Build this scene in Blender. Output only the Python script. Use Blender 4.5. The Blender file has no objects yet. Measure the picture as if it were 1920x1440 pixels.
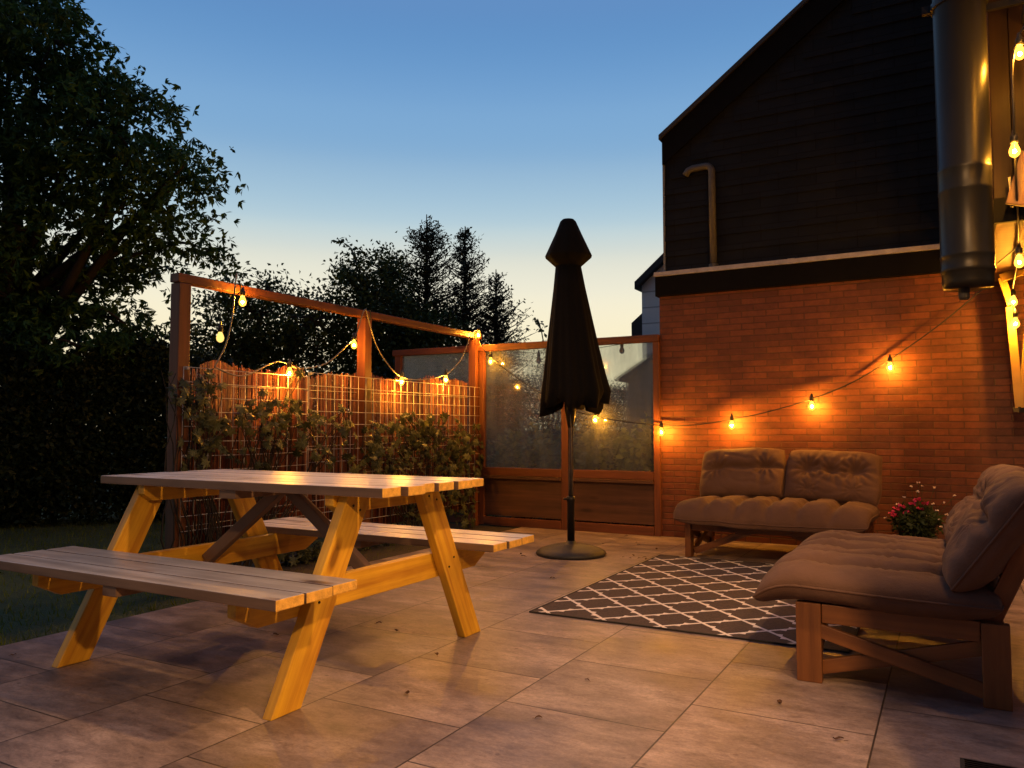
import bpy, bmesh, math, random
import numpy as np
from mathutils import Vector, Matrix, noise
R = math.radians
SC = bpy.context.scene
COL = SC.collection

# ------------------------------------------------------------------ camera
FP, CX, CY, HY = 1474.0, 960.0, 720.0, 805.0
PITCH = math.atan((HY - CY) / FP)
YAW = math.atan(820.0 / math.hypot(FP, 85.0))
cam_d = bpy.data.cameras.new('camera')
cam = bpy.data.objects.new('camera', cam_d); COL.objects.link(cam)
cam.location = (0, 0, 1.0)
cam.rotation_euler = (math.pi / 2 + PITCH, 0, YAW)
cam_d.sensor_width = 36; cam_d.lens = FP / 1920 * 36
cam_d.clip_start = 0.05; cam_d.clip_end = 2000
SC.camera = cam
FW = Vector((-math.sin(YAW) * math.cos(PITCH), math.cos(YAW) * math.cos(PITCH), math.sin(PITCH)))
RT = Vector((math.cos(YAW), math.sin(YAW), 0)); UPV = RT.cross(FW); C0 = Vector((0, 0, 1.0))
def ray(x, y): return FW + RT * ((x - CX) / FP) - UPV * ((y - CY) / FP)
def onY(x, y, Y):
    d = ray(x, y); return C0 + d * (Y / d.y)
def onX(x, y, X):
    d = ray(x, y); return C0 + d * (X / d.x)
def onZ(x, y, Z):
    d = ray(x, y); return C0 + d * ((Z - 1.0) / d.z)
def atD(x, y, D): return C0 + ray(x, y) * D          # D: distance along the view axis

# ------------------------------------------------------------------ world: dusk sky, sun just below the horizon
W = bpy.data.worlds.new('World'); SC.world = W; W.use_nodes = True
nt = W.node_tree; nt.nodes.clear()
def s2l(c):
    out = []
    for v in c:
        v = v / 255.0
        out.append(v / 12.92 if v <= 0.04045 else ((v + 0.055) / 1.055) ** 2.4)
    return out
wo = nt.nodes.new('ShaderNodeOutputWorld'); bg = nt.nodes.new('ShaderNodeBackground')
tc = nt.nodes.new('ShaderNodeTexCoord'); sep = nt.nodes.new('ShaderNodeSeparateXYZ')
nt.links.new(tc.outputs['Generated'], sep.inputs[0])
rp = nt.nodes.new('ShaderNodeValToRGB')
rp.color_ramp.interpolation = 'CARDINAL'
els = [(0.0, (253, 238, 196)), (0.10, (252, 239, 200)), (0.165, (243, 237, 212)), (0.215, (219, 223, 212)), (0.255, (182, 206, 217)),
       (0.325, (141, 179, 212)), (0.39, (119, 164, 209)), (0.48, (98, 143, 196)), (0.75, (124, 152, 198)), (1.0, (128, 152, 196))]
cr = rp.color_ramp
cr.elements[0].position = 0; cr.elements[0].color = s2l(els[0][1]) + [1]
cr.elements[1].position = 1; cr.elements[1].color = s2l(els[-1][1]) + [1]
for p_, c_ in els[1:-1]:
    e = cr.elements.new(p_); e.color = s2l(c_) + [1]
nt.links.new(sep.outputs['Z'], rp.inputs['Fac'])
# away from the sunset the sky is darker and bluer
dt = nt.nodes.new('ShaderNodeVectorMath'); dt.operation = 'DOT_PRODUCT'
nt.links.new(tc.outputs['Generated'], dt.inputs[0]); dt.inputs[1].default_value = (-0.52, 0.85, 0.0)
mr = nt.nodes.new('ShaderNodeMapRange'); mr.inputs['From Min'].default_value = -0.8; mr.inputs['From Max'].default_value = 0.75
mr.inputs['To Min'].default_value = 0.0; mr.inputs['To Max'].default_value = 1.0
nt.links.new(dt.outputs['Value'], mr.inputs['Value'])
mx = nt.nodes.new('ShaderNodeMix'); mx.data_type = 'RGBA'; mx.blend_type = 'MIX'
mx.inputs['A'].default_value = (0.045, 0.055, 0.09, 1)
nt.links.new(mr.outputs['Result'], mx.inputs['Factor']); nt.links.new(rp.outputs['Color'], mx.inputs['B'])
nt.links.new(mx.outputs['Result'], bg.inputs['Color']); bg.inputs['Strength'].default_value = 1.0
nt.links.new(bg.outputs[0], wo.inputs['Surface'])
SC.view_settings.view_transform = 'Standard'; SC.view_settings.look = 'None'
SC.view_settings.exposure = 0.0; SC.view_settings.gamma = 1.0
SC.render.engine = 'CYCLES'
SC.cycles.use_denoising = True
SC.cycles.max_bounces = 8; SC.cycles.transparent_max_bounces = 16
SC.cycles.sample_clamp_indirect = 4.0
SC.cycles.caustics_reflective = False; SC.cycles.caustics_refractive = False

# ------------------------------------------------------------------ material helpers
class NT:
    def __init__(s, name):
        s.m = bpy.data.materials.new(name); s.m.use_nodes = True; s.t = s.m.node_tree
        s.b = s.t.nodes['Principled BSDF']; s.out = s.t.nodes['Material Output']
    def n(s, kind, **kw):
        nd = s.t.nodes.new(kind)
        for k, v in kw.items():
            if k in ('op', 'operation'): nd.operation = v
            else: setattr(nd, k, v)
        return nd
    def l(s, a, b): s.t.links.new(a, b)
    def set(s, **kw):
        for k, v in kw.items():
            s.b.inputs[k.replace('_', ' ')].default_value = v
    def coord(s, scale=(1, 1, 1), rot=(0, 0, 0), loc=(0, 0, 0), out='Object'):
        t = s.n('ShaderNodeTexCoord'); m = s.n('ShaderNodeMapping')
        m.inputs['Scale'].default_value = scale; m.inputs['Rotation'].default_value = rot; m.inputs['Location'].default_value = loc
        s.l(t.outputs[out], m.inputs[0]); return m.outputs[0]
    def noise(s, vec, scale, detail=4, rough=0.6):
        n = s.n('ShaderNodeTexNoise'); n.inputs['Scale'].default_value = scale
        n.inputs['Detail'].default_value = detail; n.inputs['Roughness'].default_value = rough
        if vec is not None: s.l(vec, n.inputs['Vector'])
        return n.outputs['Fac']
    def ramp(s, fac, stops):
        r = s.n('ShaderNodeValToRGB'); c = r.color_ramp
        c.elements[0].position, c.elements[0].color = stops[0][0], tuple(stops[0][1]) + (1,)
        c.elements[1].position, c.elements[1].color = stops[-1][0], tuple(stops[-1][1]) + (1,)
        for p, q in stops[1:-1]:
            e = c.elements.new(p); e.color = tuple(q) + (1,)
        s.l(fac, r.inputs[0]); return r.outputs[0]
    def mix(s, f, a, b, mode='MIX'):
        m = s.n('ShaderNodeMix'); m.data_type = 'RGBA'; m.blend_type = mode
        for v, k in ((f, 0), (a, 6), (b, 7)):
            if hasattr(v, 'links') or hasattr(v, 'is_linked'): s.l(v, m.inputs[k])
            else: m.inputs[k].default_value = v if k == 0 else (tuple(v) + (1,))
        return m.outputs[2]
    def math(s, op, a, b=None):
        m = s.n('ShaderNodeMath'); m.operation = op
        for v, k in ((a, 0), (b, 1)):
            if v is None: continue
            if hasattr(v, 'is_linked'): s.l(v, m.inputs[k])
            else: m.inputs[k].default_value = v
        return m.outputs[0]
    def bump(s, h, strength=0.3, dist=0.01):
        b = s.n('ShaderNodeBump'); b.inputs['Strength'].default_value = strength; b.inputs['Distance'].default_value = dist
        s.l(h, b.inputs['Height']); s.l(b.outputs[0], s.b.inputs['Normal'])

def plain(name, col, rough=0.6, metal=0.0, nscale=18, namp=0.25, bump=0.15):
    t = NT(name); v = t.coord()
    f = t.noise(v, nscale)
    c = t.ramp(f, [(0.25, [x * (1 - namp) for x in col]), (0.75, [min(1, x * (1 + namp)) for x in col])])
    t.l(c, t.b.inputs['Base Color']); t.set(Roughness=rough, Metallic=metal)
    if bump: t.bump(t.noise(v, nscale * 4), bump, 0.004)
    return t.m

def wood(name, light, dark, rough=0.6, weather=0.0, axis='X'):
    t = NT(name)
    sc = {'X': (1.2, 22, 22), 'Y': (22, 1.2, 22), 'Z': (22, 22, 1.2)}[axis]
    v = t.coord(scale=sc)
    oi = t.n('ShaderNodeObjectInfo'); ng = t.n('ShaderNodeNewGeometry')
    off = t.math('MULTIPLY', t.math('ADD', oi.outputs['Random'], ng.outputs['Random Per Island']), 37.0)
    add = t.n('ShaderNodeVectorMath'); add.operation = 'ADD'
    cmb = t.n('ShaderNodeCombineXYZ')
    for k in range(3): t.l(off, cmb.inputs[k])
    t.l(v, add.inputs[0]); t.l(cmb.outputs[0], add.inputs[1]); v = add.outputs[0]
    f1 = t.noise(v, 1.0, 6, 0.65)
    v2 = t.coord()
    f2 = t.noise(v2, 3.0, 3)
    base = t.ramp(f1, [(0.3, dark), (0.5, [(a + b) / 2 for a, b in zip(light, dark)]), (0.72, light)])
    vor = t.n('ShaderNodeTexVoronoi'); vor.inputs['Scale'].default_value = 1.0
    sk = {'X': (2.2, 7, 7), 'Y': (7, 2.2, 7), 'Z': (7, 7, 2.2)}[axis]
    mp = t.coord(scale=sk); a2 = t.n('ShaderNodeVectorMath'); a2.operation = 'ADD'
    t.l(mp, a2.inputs[0]); t.l(cmb.outputs[0], a2.inputs[1]); t.l(a2.outputs[0], vor.inputs['Vector'])
    knot = t.ramp(vor.outputs['Distance'], [(0.08, (0.16, 0.07, 0.04)), (0.13, (0.55, 0.42, 0.35)), (0.2, (1, 1, 1))])
    c = t.mix(0.8, base, knot, 'MULTIPLY')
    tone = t.ramp(ng.outputs['Random Per Island'], [(0.0, (0.8, 0.8, 0.8)), (1.0, (1.15, 1.12, 1.1))])
    c = t.mix(1.0, c, tone, 'MULTIPLY')
    blot = t.ramp(f2, [(0.35, (0.78, 0.76, 0.74)), (0.65, (1.05, 1.05, 1.05))])
    c = t.mix(0.8, c, blot, 'MULTIPLY')
    t.l(c, t.b.inputs['Base Color']); t.set(Roughness=rough)
    t.bump(f1, 0.35, 0.004)
    return t.m

M = {}
M['pine'] = wood('pine_lacquered', (0.90, 0.56, 0.04), (0.46, 0.20, 0.015), 0.5)
M['pine_grey'] = wood('pine_weathered', (0.56, 0.54, 0.53), (0.25, 0.235, 0.23), 0.30)
M['pine_end'] = plain('pine_sawn_end', (0.62, 0.36, 0.07), 0.6, 0, 40, 0.35, 0.4)
M['pine_sheen'] = wood('pine_sky_sheen', (0.88, 0.84, 0.83), (0.48, 0.44, 0.43), 0.30)  # paler copy of the weathered pine: grazing sky sheen put into the colour
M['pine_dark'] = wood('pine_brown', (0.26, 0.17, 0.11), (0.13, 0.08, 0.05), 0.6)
M['teak'] = wood('teak', (0.24, 0.095, 0.026), (0.12, 0.042, 0.012), 0.5)
M['redwood_x'] = wood('stained_wood_x', (0.165, 0.05, 0.018), (0.065, 0.018, 0.008), 0.55, axis='X')
M['redwood_y'] = wood('stained_wood_y', (0.165, 0.05, 0.018), (0.065, 0.018, 0.008), 0.55, axis='Y')
M['redwood_z'] = wood('stained_wood_z', (0.165, 0.05, 0.018), (0.065, 0.018, 0.008), 0.55, axis='Z')
M['panel'] = wood('dark_panel', (0.12, 0.05, 0.028), (0.04, 0.017, 0.011), 0.6, axis='X')
M['clad'] = wood('brown_cladding', (0.022, 0.013, 0.011), (0.009, 0.006, 0.005), 0.5, axis='Z')
M['clad'].node_tree.nodes['Principled BSDF'].inputs['Specular IOR Level'].default_value = 0.08
M['painted'] = plain('yellowed_paint', (0.40, 0.24, 0.05), 0.5, 0, 6, 0.2)
M['black_fabric'] = plain('black_canvas', (0.0045, 0.0045, 0.005), 0.9, 0, 60, 0.3, 0.2); M['black_fabric'].node_tree.nodes['Principled BSDF'].inputs['Specular IOR Level'].default_value = 0.15
M['black_metal'] = plain('black_metal', (0.02, 0.02, 0.022), 0.4, 0.6)
M['grey_metal'] = plain('grey_tube', (0.22, 0.22, 0.23), 0.28, 0.9)
M['concrete_dark'] = plain('dark_stone_base', (0.018, 0.018, 0.019), 0.55, 0, 30, 0.4, 0.3)
M['steel'] = plain('dark_flue_steel', (0.010, 0.010, 0.011), 0.36, 0.0, 5, 0.15, 0.05); M['steel'].node_tree.nodes['Principled BSDF'].inputs['Specular IOR Level'].default_value = 0.18
M['galv'] = plain('galvanised_wire', (0.40, 0.40, 0.42), 0.5, 0.2)
M['zinc'] = plain('zinc_trim', (0.42, 0.40, 0.40), 0.5, 0.3)
M['pvc'] = plain('grey_pvc', (0.075, 0.075, 0.078), 0.5)
M['fascia'] = plain('dark_fascia', (0.0035, 0.0035, 0.004), 0.8); M['fascia'].node_tree.nodes['Principled BSDF'].inputs['Specular IOR Level'].default_value = 0.12
M['cable'] = plain('black_cable', (0.012, 0.012, 0.012), 0.5)
M['cable_grey'] = plain('grey_cable', (0.16, 0.15, 0.14), 0.5)
M['rubber'] = plain('rubber', (0.015, 0.015, 0.015), 0.7)
M['paper'] = plain('white_tag', (0.75, 0.72, 0.68), 0.7)
M['pot'] = plain('grey_plant_pot', (0.06, 0.06, 0.055), 0.6)
M['soil'] = plain('soil', (0.03, 0.022, 0.015), 0.95, 0, 30, 0.5, 0.6)
M['shedgrey'] = plain('shed_grey', (0.16, 0.18, 0.20), 0.6)
M['roofdark'] = plain('dark_roof', (0.03, 0.03, 0.035), 0.7)
M['bark'] = wood('bark', (0.022, 0.018, 0.015), (0.010, 0.008, 0.007), 0.9, axis='Z')

def leafmat(name, a, b, trans=0.25, rough=0.55):
    t = NT(name)
    g = t.n('ShaderNodeNewGeometry')
    c = t.ramp(g.outputs['Random Per Island'], [(0.0, a), (0.6, [(x + y) / 2 for x, y in zip(a, b)]), (1.0, b)])
    v = t.coord(); c = t.mix(0.6, c, t.ramp(t.noise(v, 2.0, 2), [(0.3, (0.55, 0.55, 0.55)), (0.7, (1.2, 1.2, 1.2))]), 'MULTIPLY')
    t.l(c, t.b.inputs['Base Color']); t.set(Roughness=rough); t.b.inputs['Specular IOR Level'].default_value = 0.22
    tr = t.n('ShaderNodeBsdfTranslucent'); t.l(c, tr.inputs[0])
    m = t.n('ShaderNodeMixShader'); m.inputs[0].default_value = trans
    t.l(t.b.outputs[0], m.inputs[1]); t.l(tr.outputs[0], m.inputs[2]); t.l(m.outputs[0], t.out.inputs[0])
    return t.m
M['leaf_big'] = leafmat('tree_leaf', (0.022, 0.06, 0.016), (0.065, 0.15, 0.03))
M['leaf_bush'] = leafmat('bush_leaf', (0.025, 0.05, 0.015), (0.07, 0.11, 0.03))
M['leaf_fir'] = leafmat('fir_needle', (0.02, 0.03, 0.018), (0.045, 0.06, 0.03), 0.15)
M['leaf_hedge'] = leafmat('hedge_leaf', (0.010, 0.020, 0.008), (0.025, 0.045, 0.014), 0.1)
M['leaf_ivy'] = leafmat('ivy_leaf', (0.018, 0.026, 0.012), (0.13, 0.14, 0.065), 0.2, 0.4)
M['leaf_pot'] = leafmat('pot_leaf', (0.03, 0.05, 0.02), (0.08, 0.11, 0.04))
M['leaf_garden'] = leafmat('hydrangea_leaf', (0.16, 0.24, 0.08), (0.50, 0.56, 0.24))
M['petal_pink'] = leafmat('pink_petal', (0.60, 0.04, 0.16), (0.85, 0.12, 0.30), 0.2)
M['petal_white'] = leafmat('white_petal', (0.80, 0.66, 0.62), (0.95, 0.85, 0.8), 0.2)
M['grass'] = leafmat('grass_blade', (0.075, 0.11, 0.004), (0.17, 0.21, 0.010), 0.2)
M['dry_leaf'] = leafmat('dry_leaf', (0.05, 0.025, 0.012), (0.14, 0.07, 0.03), 0.1)
# reed screen
t = NT('reed'); g = t.n('ShaderNodeNewGeometry')
c = t.ramp(g.outputs['Random Per Island'], [(0.0, (0.035, 0.009, 0.007)), (0.5, (0.11, 0.026, 0.015)), (0.88, (0.20, 0.052, 0.024)), (1.0, (0.36, 0.16, 0.09))])
v = t.coord(scale=(1, 1, 0.12)); c = t.mix(0.7, c, t.ramp(t.noise(v, 30, 3), [(0.3, (0.6, 0.55, 0.5)), (0.7, (1.15, 1.15, 1.15))]), 'MULTIPLY')
t.l(c, t.b.inputs['Base Color']); t.set(Roughness=0.6); M['reed'] = t.m
# cushion fabric
t = NT('brown_grey_cushion_fabric'); v = t.coord()
f = t.noise(v, 4, 5); c = t.ramp(f, [(0.3, (0.080, 0.040, 0.026)), (0.7, (0.12, 0.064, 0.043))])
t.l(c, t.b.inputs['Base Color']); t.set(Roughness=0.9)
t.b.inputs['Sheen Weight'].default_value = 0.0
t.bump(t.math('ADD', t.noise(v, 9, 4), t.math('MULTIPLY', t.noise(v, 350, 2), 0.12)), 0.5, 0.02); M['cushion'] = t.m
# brick
t = NT('red_brick_wall'); tcx = t.n('ShaderNodeTexCoord'); sp = t.n('ShaderNodeSeparateXYZ'); cb = t.n('ShaderNodeCombineXYZ')
t.l(tcx.outputs['Object'], sp.inputs[0]); t.l(sp.outputs[0], cb.inputs[0]); t.l(sp.outputs[2], cb.inputs[1])
nw = t.n('ShaderNodeTexNoise'); nw.inputs['Scale'].default_value = 9; t.l(cb.outputs[0], nw.inputs['Vector'])
vm = t.n('ShaderNodeVectorMath'); vm.operation = 'MULTIPLY_ADD'; vm.inputs[1].default_value = (0.006, 0.006, 0); t.l(nw.outputs['Color'], vm.inputs[0]); t.l(cb.outputs[0], vm.inputs[2])
bk = t.n('ShaderNodeTexBrick'); t.l(vm.outputs[0], bk.inputs['Vector'])
bk.inputs['Scale'].default_value = 1; bk.inputs['Brick Width'].default_value = 0.215; bk.inputs['Row Height'].default_value = 0.056
bk.inputs['Mortar Size'].default_value = 0.0055; bk.inputs['Mortar Smooth'].default_value = 0.4; bk.inputs['Bias'].default_value = 0.1
bk.inputs['Color1'].default_value = (0.185, 0.050, 0.017, 1); bk.inputs['Color2'].default_value = (0.105, 0.027, 0.011, 1); bk.inputs['Mortar'].default_value = (0.085, 0.027, 0.013, 1)
nz = t.noise(vm.outputs[0], 14, 6, 0.7)
nz2 = t.noise(vm.outputs[0], 1.6, 3)
c = t.mix(0.8, bk.outputs['Color'], t.ramp(nz, [(0.3, (0.62, 0.6, 0.6)), (0.7, (1.2, 1.2, 1.2))]), 'MULTIPLY')
c = t.mix(0.7, c, t.ramp(nz2, [(0.35, (0.7, 0.68, 0.66)), (0.7, (1.12, 1.12, 1.12))]), 'MULTIPLY')
t.l(c, t.b.inputs['Base Color']); t.set(Roughness=0.62)
h = t.math('ADD', t.math('MULTIPLY', bk.outputs['Fac'], -1.0), t.math('MULTIPLY', nz, 0.55))
t.bump(h, 0.9, 0.008); M['brick'] = t.m
# dark slate cladding of the gable
t = NT('black_slate_cladding'); tcx = t.n('ShaderNodeTexCoord'); sp = t.n('ShaderNodeSeparateXYZ'); cb = t.n('ShaderNodeCombineXYZ')
t.l(tcx.outputs['Object'], sp.inputs[0]); t.l(sp.outputs[0], cb.inputs[0]); t.l(sp.outputs[2], cb.inputs[1])
bk = t.n('ShaderNodeTexBrick'); t.l(cb.outputs[0], bk.inputs['Vector'])
bk.inputs['Scale'].default_value = 1; bk.inputs['Brick Width'].default_value = 0.32; bk.inputs['Row Height'].default_value = 0.15
bk.inputs['Mortar Size'].default_value = 0.004
bk.inputs['Color1'].default_value = (0.008, 0.010, 0.015, 1); bk.inputs['Color2'].default_value = (0.005, 0.0065, 0.010, 1); bk.inputs['Mortar'].default_value = (0.002, 0.002, 0.002, 1)
c = t.mix(0.6, bk.outputs['Color'], t.ramp(t.noise(cb.outputs[0], 3, 5), [(0.3, (0.6, 0.6, 0.6)), (0.7, (1.3, 1.3, 1.3))]), 'MULTIPLY')
t.l(c, t.b.inputs['Base Color']); t.set(Roughness=0.75); t.b.inputs['Specular IOR Level'].default_value = 0.25
t.bump(t.math('MULTIPLY', bk.outputs['Fac'], -1.0), 0.5, 0.006); M['slate'] = t.m
# patio tiles: 60 cm squares, columns shifted half a tile
t = NT('ceramic_patio_tiles'); tcx = t.n('ShaderNodeTexCoord'); sp = t.n('ShaderNodeSeparateXYZ'); cb = t.n('ShaderNodeCombineXYZ')
t.l(tcx.outputs['Object'], sp.inputs[0])
t.l(t.math('ADD', sp.outputs[1], 60 - 2.575 + 0.0), cb.inputs[0]); t.l(t.math('ADD', sp.outputs[0], 0.85 + 61 * 0.61 * 2), cb.inputs[1])
bk = t.n('ShaderNodeTexBrick'); t.l(cb.outputs[0], bk.inputs['Vector']); bk.offset = 0.5
bk.inputs['Scale'].default_value = 1; bk.inputs['Brick Width'].default_value = 0.6; bk.inputs['Row Height'].default_value = 0.61
bk.inputs['Mortar Size'].default_value = 0.0034; bk.inputs['Mortar Smooth'].default_value = 0.2; bk.inputs['Bias'].default_value = 0.0
bk.inputs['Color1'].default_value = (0, 0, 0, 1); bk.inputs['Color2'].default_value = (1, 1, 1, 1); bk.inputs['Mortar'].default_value = (0.5, 0.5, 0.5, 1)
# every tile has its own streaks
mpv = t.n('ShaderNodeMapping'); mpv.inputs['Scale'].default_value = (2.4, 5.2, 1); t.l(tcx.outputs['Object'], mpv.inputs[0])
ad = t.n('ShaderNodeVectorMath'); ad.operation = 'MULTIPLY_ADD'; ad.inputs[1].default_value = (7, 5, 9)
t.l(bk.outputs['Color'], ad.inputs[0]); t.l(mpv.outputs[0], ad.inputs[2])
st = t.noise(ad.outputs[0], 1.0, 7, 0.62)
big = t.noise(tcx.outputs['Object'], 1.3, 4)
fine = t.noise(tcx.outputs['Object'], 75, 5, 0.8)
c = t.ramp(st, [(0.30, (0.125, 0.100, 0.098)), (0.45, (0.20, 0.160, 0.152)), (0.58, (0.29, 0.232, 0.215)), (0.72, (0.42, 0.345, 0.32))])
c = t.mix(0.55, c, t.ramp(bk.outputs['Color'], [(0, (0.68, 0.69, 0.74)), (1, (1.18, 1.12, 1.08))]), 'MULTIPLY')
c = t.mix(0.6, c, t.ramp(big, [(0.32, (0.68, 0.66, 0.68)), (0.68, (1.15, 1.15, 1.15))]), 'MULTIPLY')
blot = t.noise(ad.outputs[0], 3.2, 9, 0.8)
c = t.mix(0.7, c, t.ramp(blot, [(0.36, (0.55, 0.53, 0.53)), (0.5, (1.0, 1.0, 1.0)), (0.64, (1.25, 1.24, 1.22))]), 'MULTIPLY')
spk = t.n('ShaderNodeTexVoronoi'); spk.inputs['Scale'].default_value = 9.0; t.l(tcx.outputs['Object'], spk.inputs['Vector'])
c = t.mix(0.75, c, t.ramp(spk.outputs['Distance'], [(0.05, (0.5, 0.46, 0.44)), (0.10, (1, 1, 1))]), 'MULTIPLY')
grime = t.n('ShaderNodeTexNoise'); grime.inputs['Scale'].default_value = 4.5; grime.inputs['Detail'].default_value = 10; grime.inputs['Roughness'].default_value = 0.85; grime.inputs['Distortion'].default_value = 1.2; t.l(ad.outputs[0], grime.inputs['Vector'])
c = t.mix(0.6, c, t.ramp(grime.outputs['Fac'], [(0.40, (0.62, 0.58, 0.57)), (0.50, (1, 1, 1)), (0.62, (1.22, 1.2, 1.18))]), 'MULTIPLY')
c = t.mix(0.6, c, t.ramp(fine, [(0.3, (0.6, 0.6, 0.6)), (0.7, (1.3, 1.3, 1.3))]), 'MULTIPLY')
c = t.mix(bk.outputs['Fac'], c, (0.035, 0.026, 0.022))
t.l(c, t.b.inputs['Base Color'])
t.l(t.ramp(st, [(0.3, (0.34, 0.34, 0.34)), (0.7, (0.52, 0.52, 0.52))]), t.b.inputs['Roughness'])
t.bump(t.math('ADD', t.math('MULTIPLY', bk.outputs['Fac'], -1.0), t.math('MULTIPLY', fine, 0.3)), 0.5, 0.004); M['tiles'] = t.m
# lawn
t = NT('lawn_ground'); v = t.coord(); c = t.ramp(t.noise(v, 3, 8, 0.7), [(0.3, (0.02, 0.035, 0.010)), (0.7, (0.05, 0.075, 0.02))])
t.l(c, t.b.inputs['Base Color']); t.set(Roughness=0.95); t.bump(t.noise(v, 60, 4), 0.8, 0.03); M['lawn'] = t.m
# rug: white trellis on dark brown
t = NT('trellis_rug'); tcx = t.n('ShaderNodeTexCoord'); sp = t.n('ShaderNodeSeparateXYZ'); t.l(tcx.outputs['Object'], sp.inputs[0])
CELL = 0.325
def rugline(sgn):
    a = t.math('ADD', sp.outputs[0], t.math('MULTIPLY', sp.outputs[1], sgn))
    b = t.math('SUBTRACT', sp.outputs[0], t.math('MULTIPLY', sp.outputs[1], sgn))
    # stepped ornament: a small step on either side of the line between two crossings
    ph = t.math('FRACT', t.math('DIVIDE', b, CELL))
    ds = t.math('SUBTRACT', t.math('FRACT', t.math('ADD', t.math('DIVIDE', a, CELL), 0.5)), 0.5)
    base = t.math('LESS_THAN', t.math('ABSOLUTE', ds), 0.040)
    out = base
    for c_, o_ in ((0.37, 0.045), (0.63, -0.045)):
        near = t.math('LESS_THAN', t.math('ADD', t.math('ABSOLUTE', t.math('SUBTRACT', ph, c_)), t.math('ABSOLUTE', t.math('SUBTRACT', ds, o_))), 0.085)
        out = t.math('MAXIMUM', out, near)
    return out
ln = t.math('MAXIMUM', rugline(1.0), rugline(-1.0))
rn = t.noise(tcx.outputs['Object'], 90, 3)
dk = t.ramp(rn, [(0.3, (0.030, 0.021, 0.023)), (0.7, (0.068, 0.048, 0.051))])
wt = t.ramp(rn, [(0.3, (0.58, 0.53, 0.52)), (0.7, (0.86, 0.80, 0.78))])
c = t.mix(ln, dk, wt); t.l(c, t.b.inputs['Base Color']); t.set(Roughness=0.9); t.bump(rn, 0.6, 0.004); M['rug'] = t.m
M['rug_edge'] = plain('rug_binding', (0.02, 0.018, 0.018), 0.9)
# bedewed glass
t = NT('bedewed_glass'); v = t.coord(scale=(1, 1, 0.25))
fw_ = t.ramp(t.noise(v, 5, 6, 0.65), [(0.35, (0.12, 0.12, 0.12)), (0.75, (0.36, 0.36, 0.36))])
tr = t.n('ShaderNodeBsdfTransparent'); tr.inputs[0].default_value = (0.92, 0.95, 0.92, 1)
rf = t.n('ShaderNodeBsdfRefraction'); rf.inputs['IOR'].default_value = 1.03; rf.inputs['Roughness'].default_value = 0.2; rf.inputs[0].default_value = (0.97, 0.98, 0.95, 1)
mr_ = t.n('ShaderNodeMixShader'); mr_.inputs[0].default_value = 0.35; t.l(tr.outputs[0], mr_.inputs[1]); t.l(rf.outputs[0], mr_.inputs[2])
gl = t.n('ShaderNodeBsdfGlossy'); gl.inputs['Roughness'].default_value = 0.06
fr = t.n('ShaderNodeFresnel'); fr.inputs['IOR'].default_value = 1.6
m1 = t.n('ShaderNodeMixShader'); t.l(fr.outputs[0], m1.inputs[0]); t.l(mr_.outputs[0], m1.inputs[1]); t.l(gl.outputs[0], m1.inputs[2])
di = t.n('ShaderNodeBsdfTranslucent'); di.inputs[0].default_value = (0.8, 0.82, 0.76, 1)
df = t.n('ShaderNodeBsdfDiffuse'); df.inputs[0].default_value = (0.4, 0.42, 0.4, 1)
m0 = t.n('ShaderNodeMixShader'); m0.inputs[0].default_value = 0.25; t.l(di.outputs[0], m0.inputs[1]); t.l(df.outputs[0], m0.inputs[2])
m2 = t.n('ShaderNodeMixShader'); t.l(fw_, m2.inputs[0]); t.l(m1.outputs[0], m2.inputs[1]); t.l(m0.outputs[0], m2.inputs[2])
t.l(m2.outputs[0], t.out.inputs[0]); M['glass'] = t.m
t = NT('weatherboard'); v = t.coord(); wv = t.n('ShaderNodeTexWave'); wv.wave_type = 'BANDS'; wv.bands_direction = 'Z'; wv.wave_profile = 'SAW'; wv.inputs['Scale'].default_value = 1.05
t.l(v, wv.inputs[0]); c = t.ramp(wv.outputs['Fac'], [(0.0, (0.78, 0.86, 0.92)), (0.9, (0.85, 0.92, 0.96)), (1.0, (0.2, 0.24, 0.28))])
t.l(c, t.b.inputs['Base Color']); t.set(Roughness=0.6); M['boards'] = t.m
def emis(name, col, s):
    t = NT(name); e = t.n('ShaderNodeEmission'); e.inputs[0].default_value = tuple(col) + (1,); e.inputs[1].default_value = s
    t.l(e.outputs[0], t.out.inputs[0]); return t.m
WARM = (1.0, 0.42, 0.04)
M['filament'] = emis('glowing_filament', WARM, 6200)
M['bulb_dim'] = emis('weak_lit_bulb', (1.0, 0.62, 0.16), 1.6)
t = NT('amber_bulb_glass'); e = t.n('ShaderNodeEmission'); e.inputs[0].default_value = (1.0, 0.47, 0.06, 1); e.inputs[1].default_value = 1.9
trn = t.n('ShaderNodeBsdfTransparent'); trn.inputs[0].default_value = (1.0, 0.9, 0.7, 1); ads = t.n('ShaderNodeAddShader')
t.l(e.outputs[0], ads.inputs[0]); t.l(trn.outputs[0], ads.inputs[1]); t.l(ads.outputs[0], t.out.inputs[0]); M['bulb_lit'] = t.m
t = NT('clear_bulb_glass'); t.set(Roughness=0.1, Base_Color=(0.5, 0.42, 0.36, 1)); t.b.inputs['Transmission Weight'].default_value = 0.5; M['bulb_off'] = t.m

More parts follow.
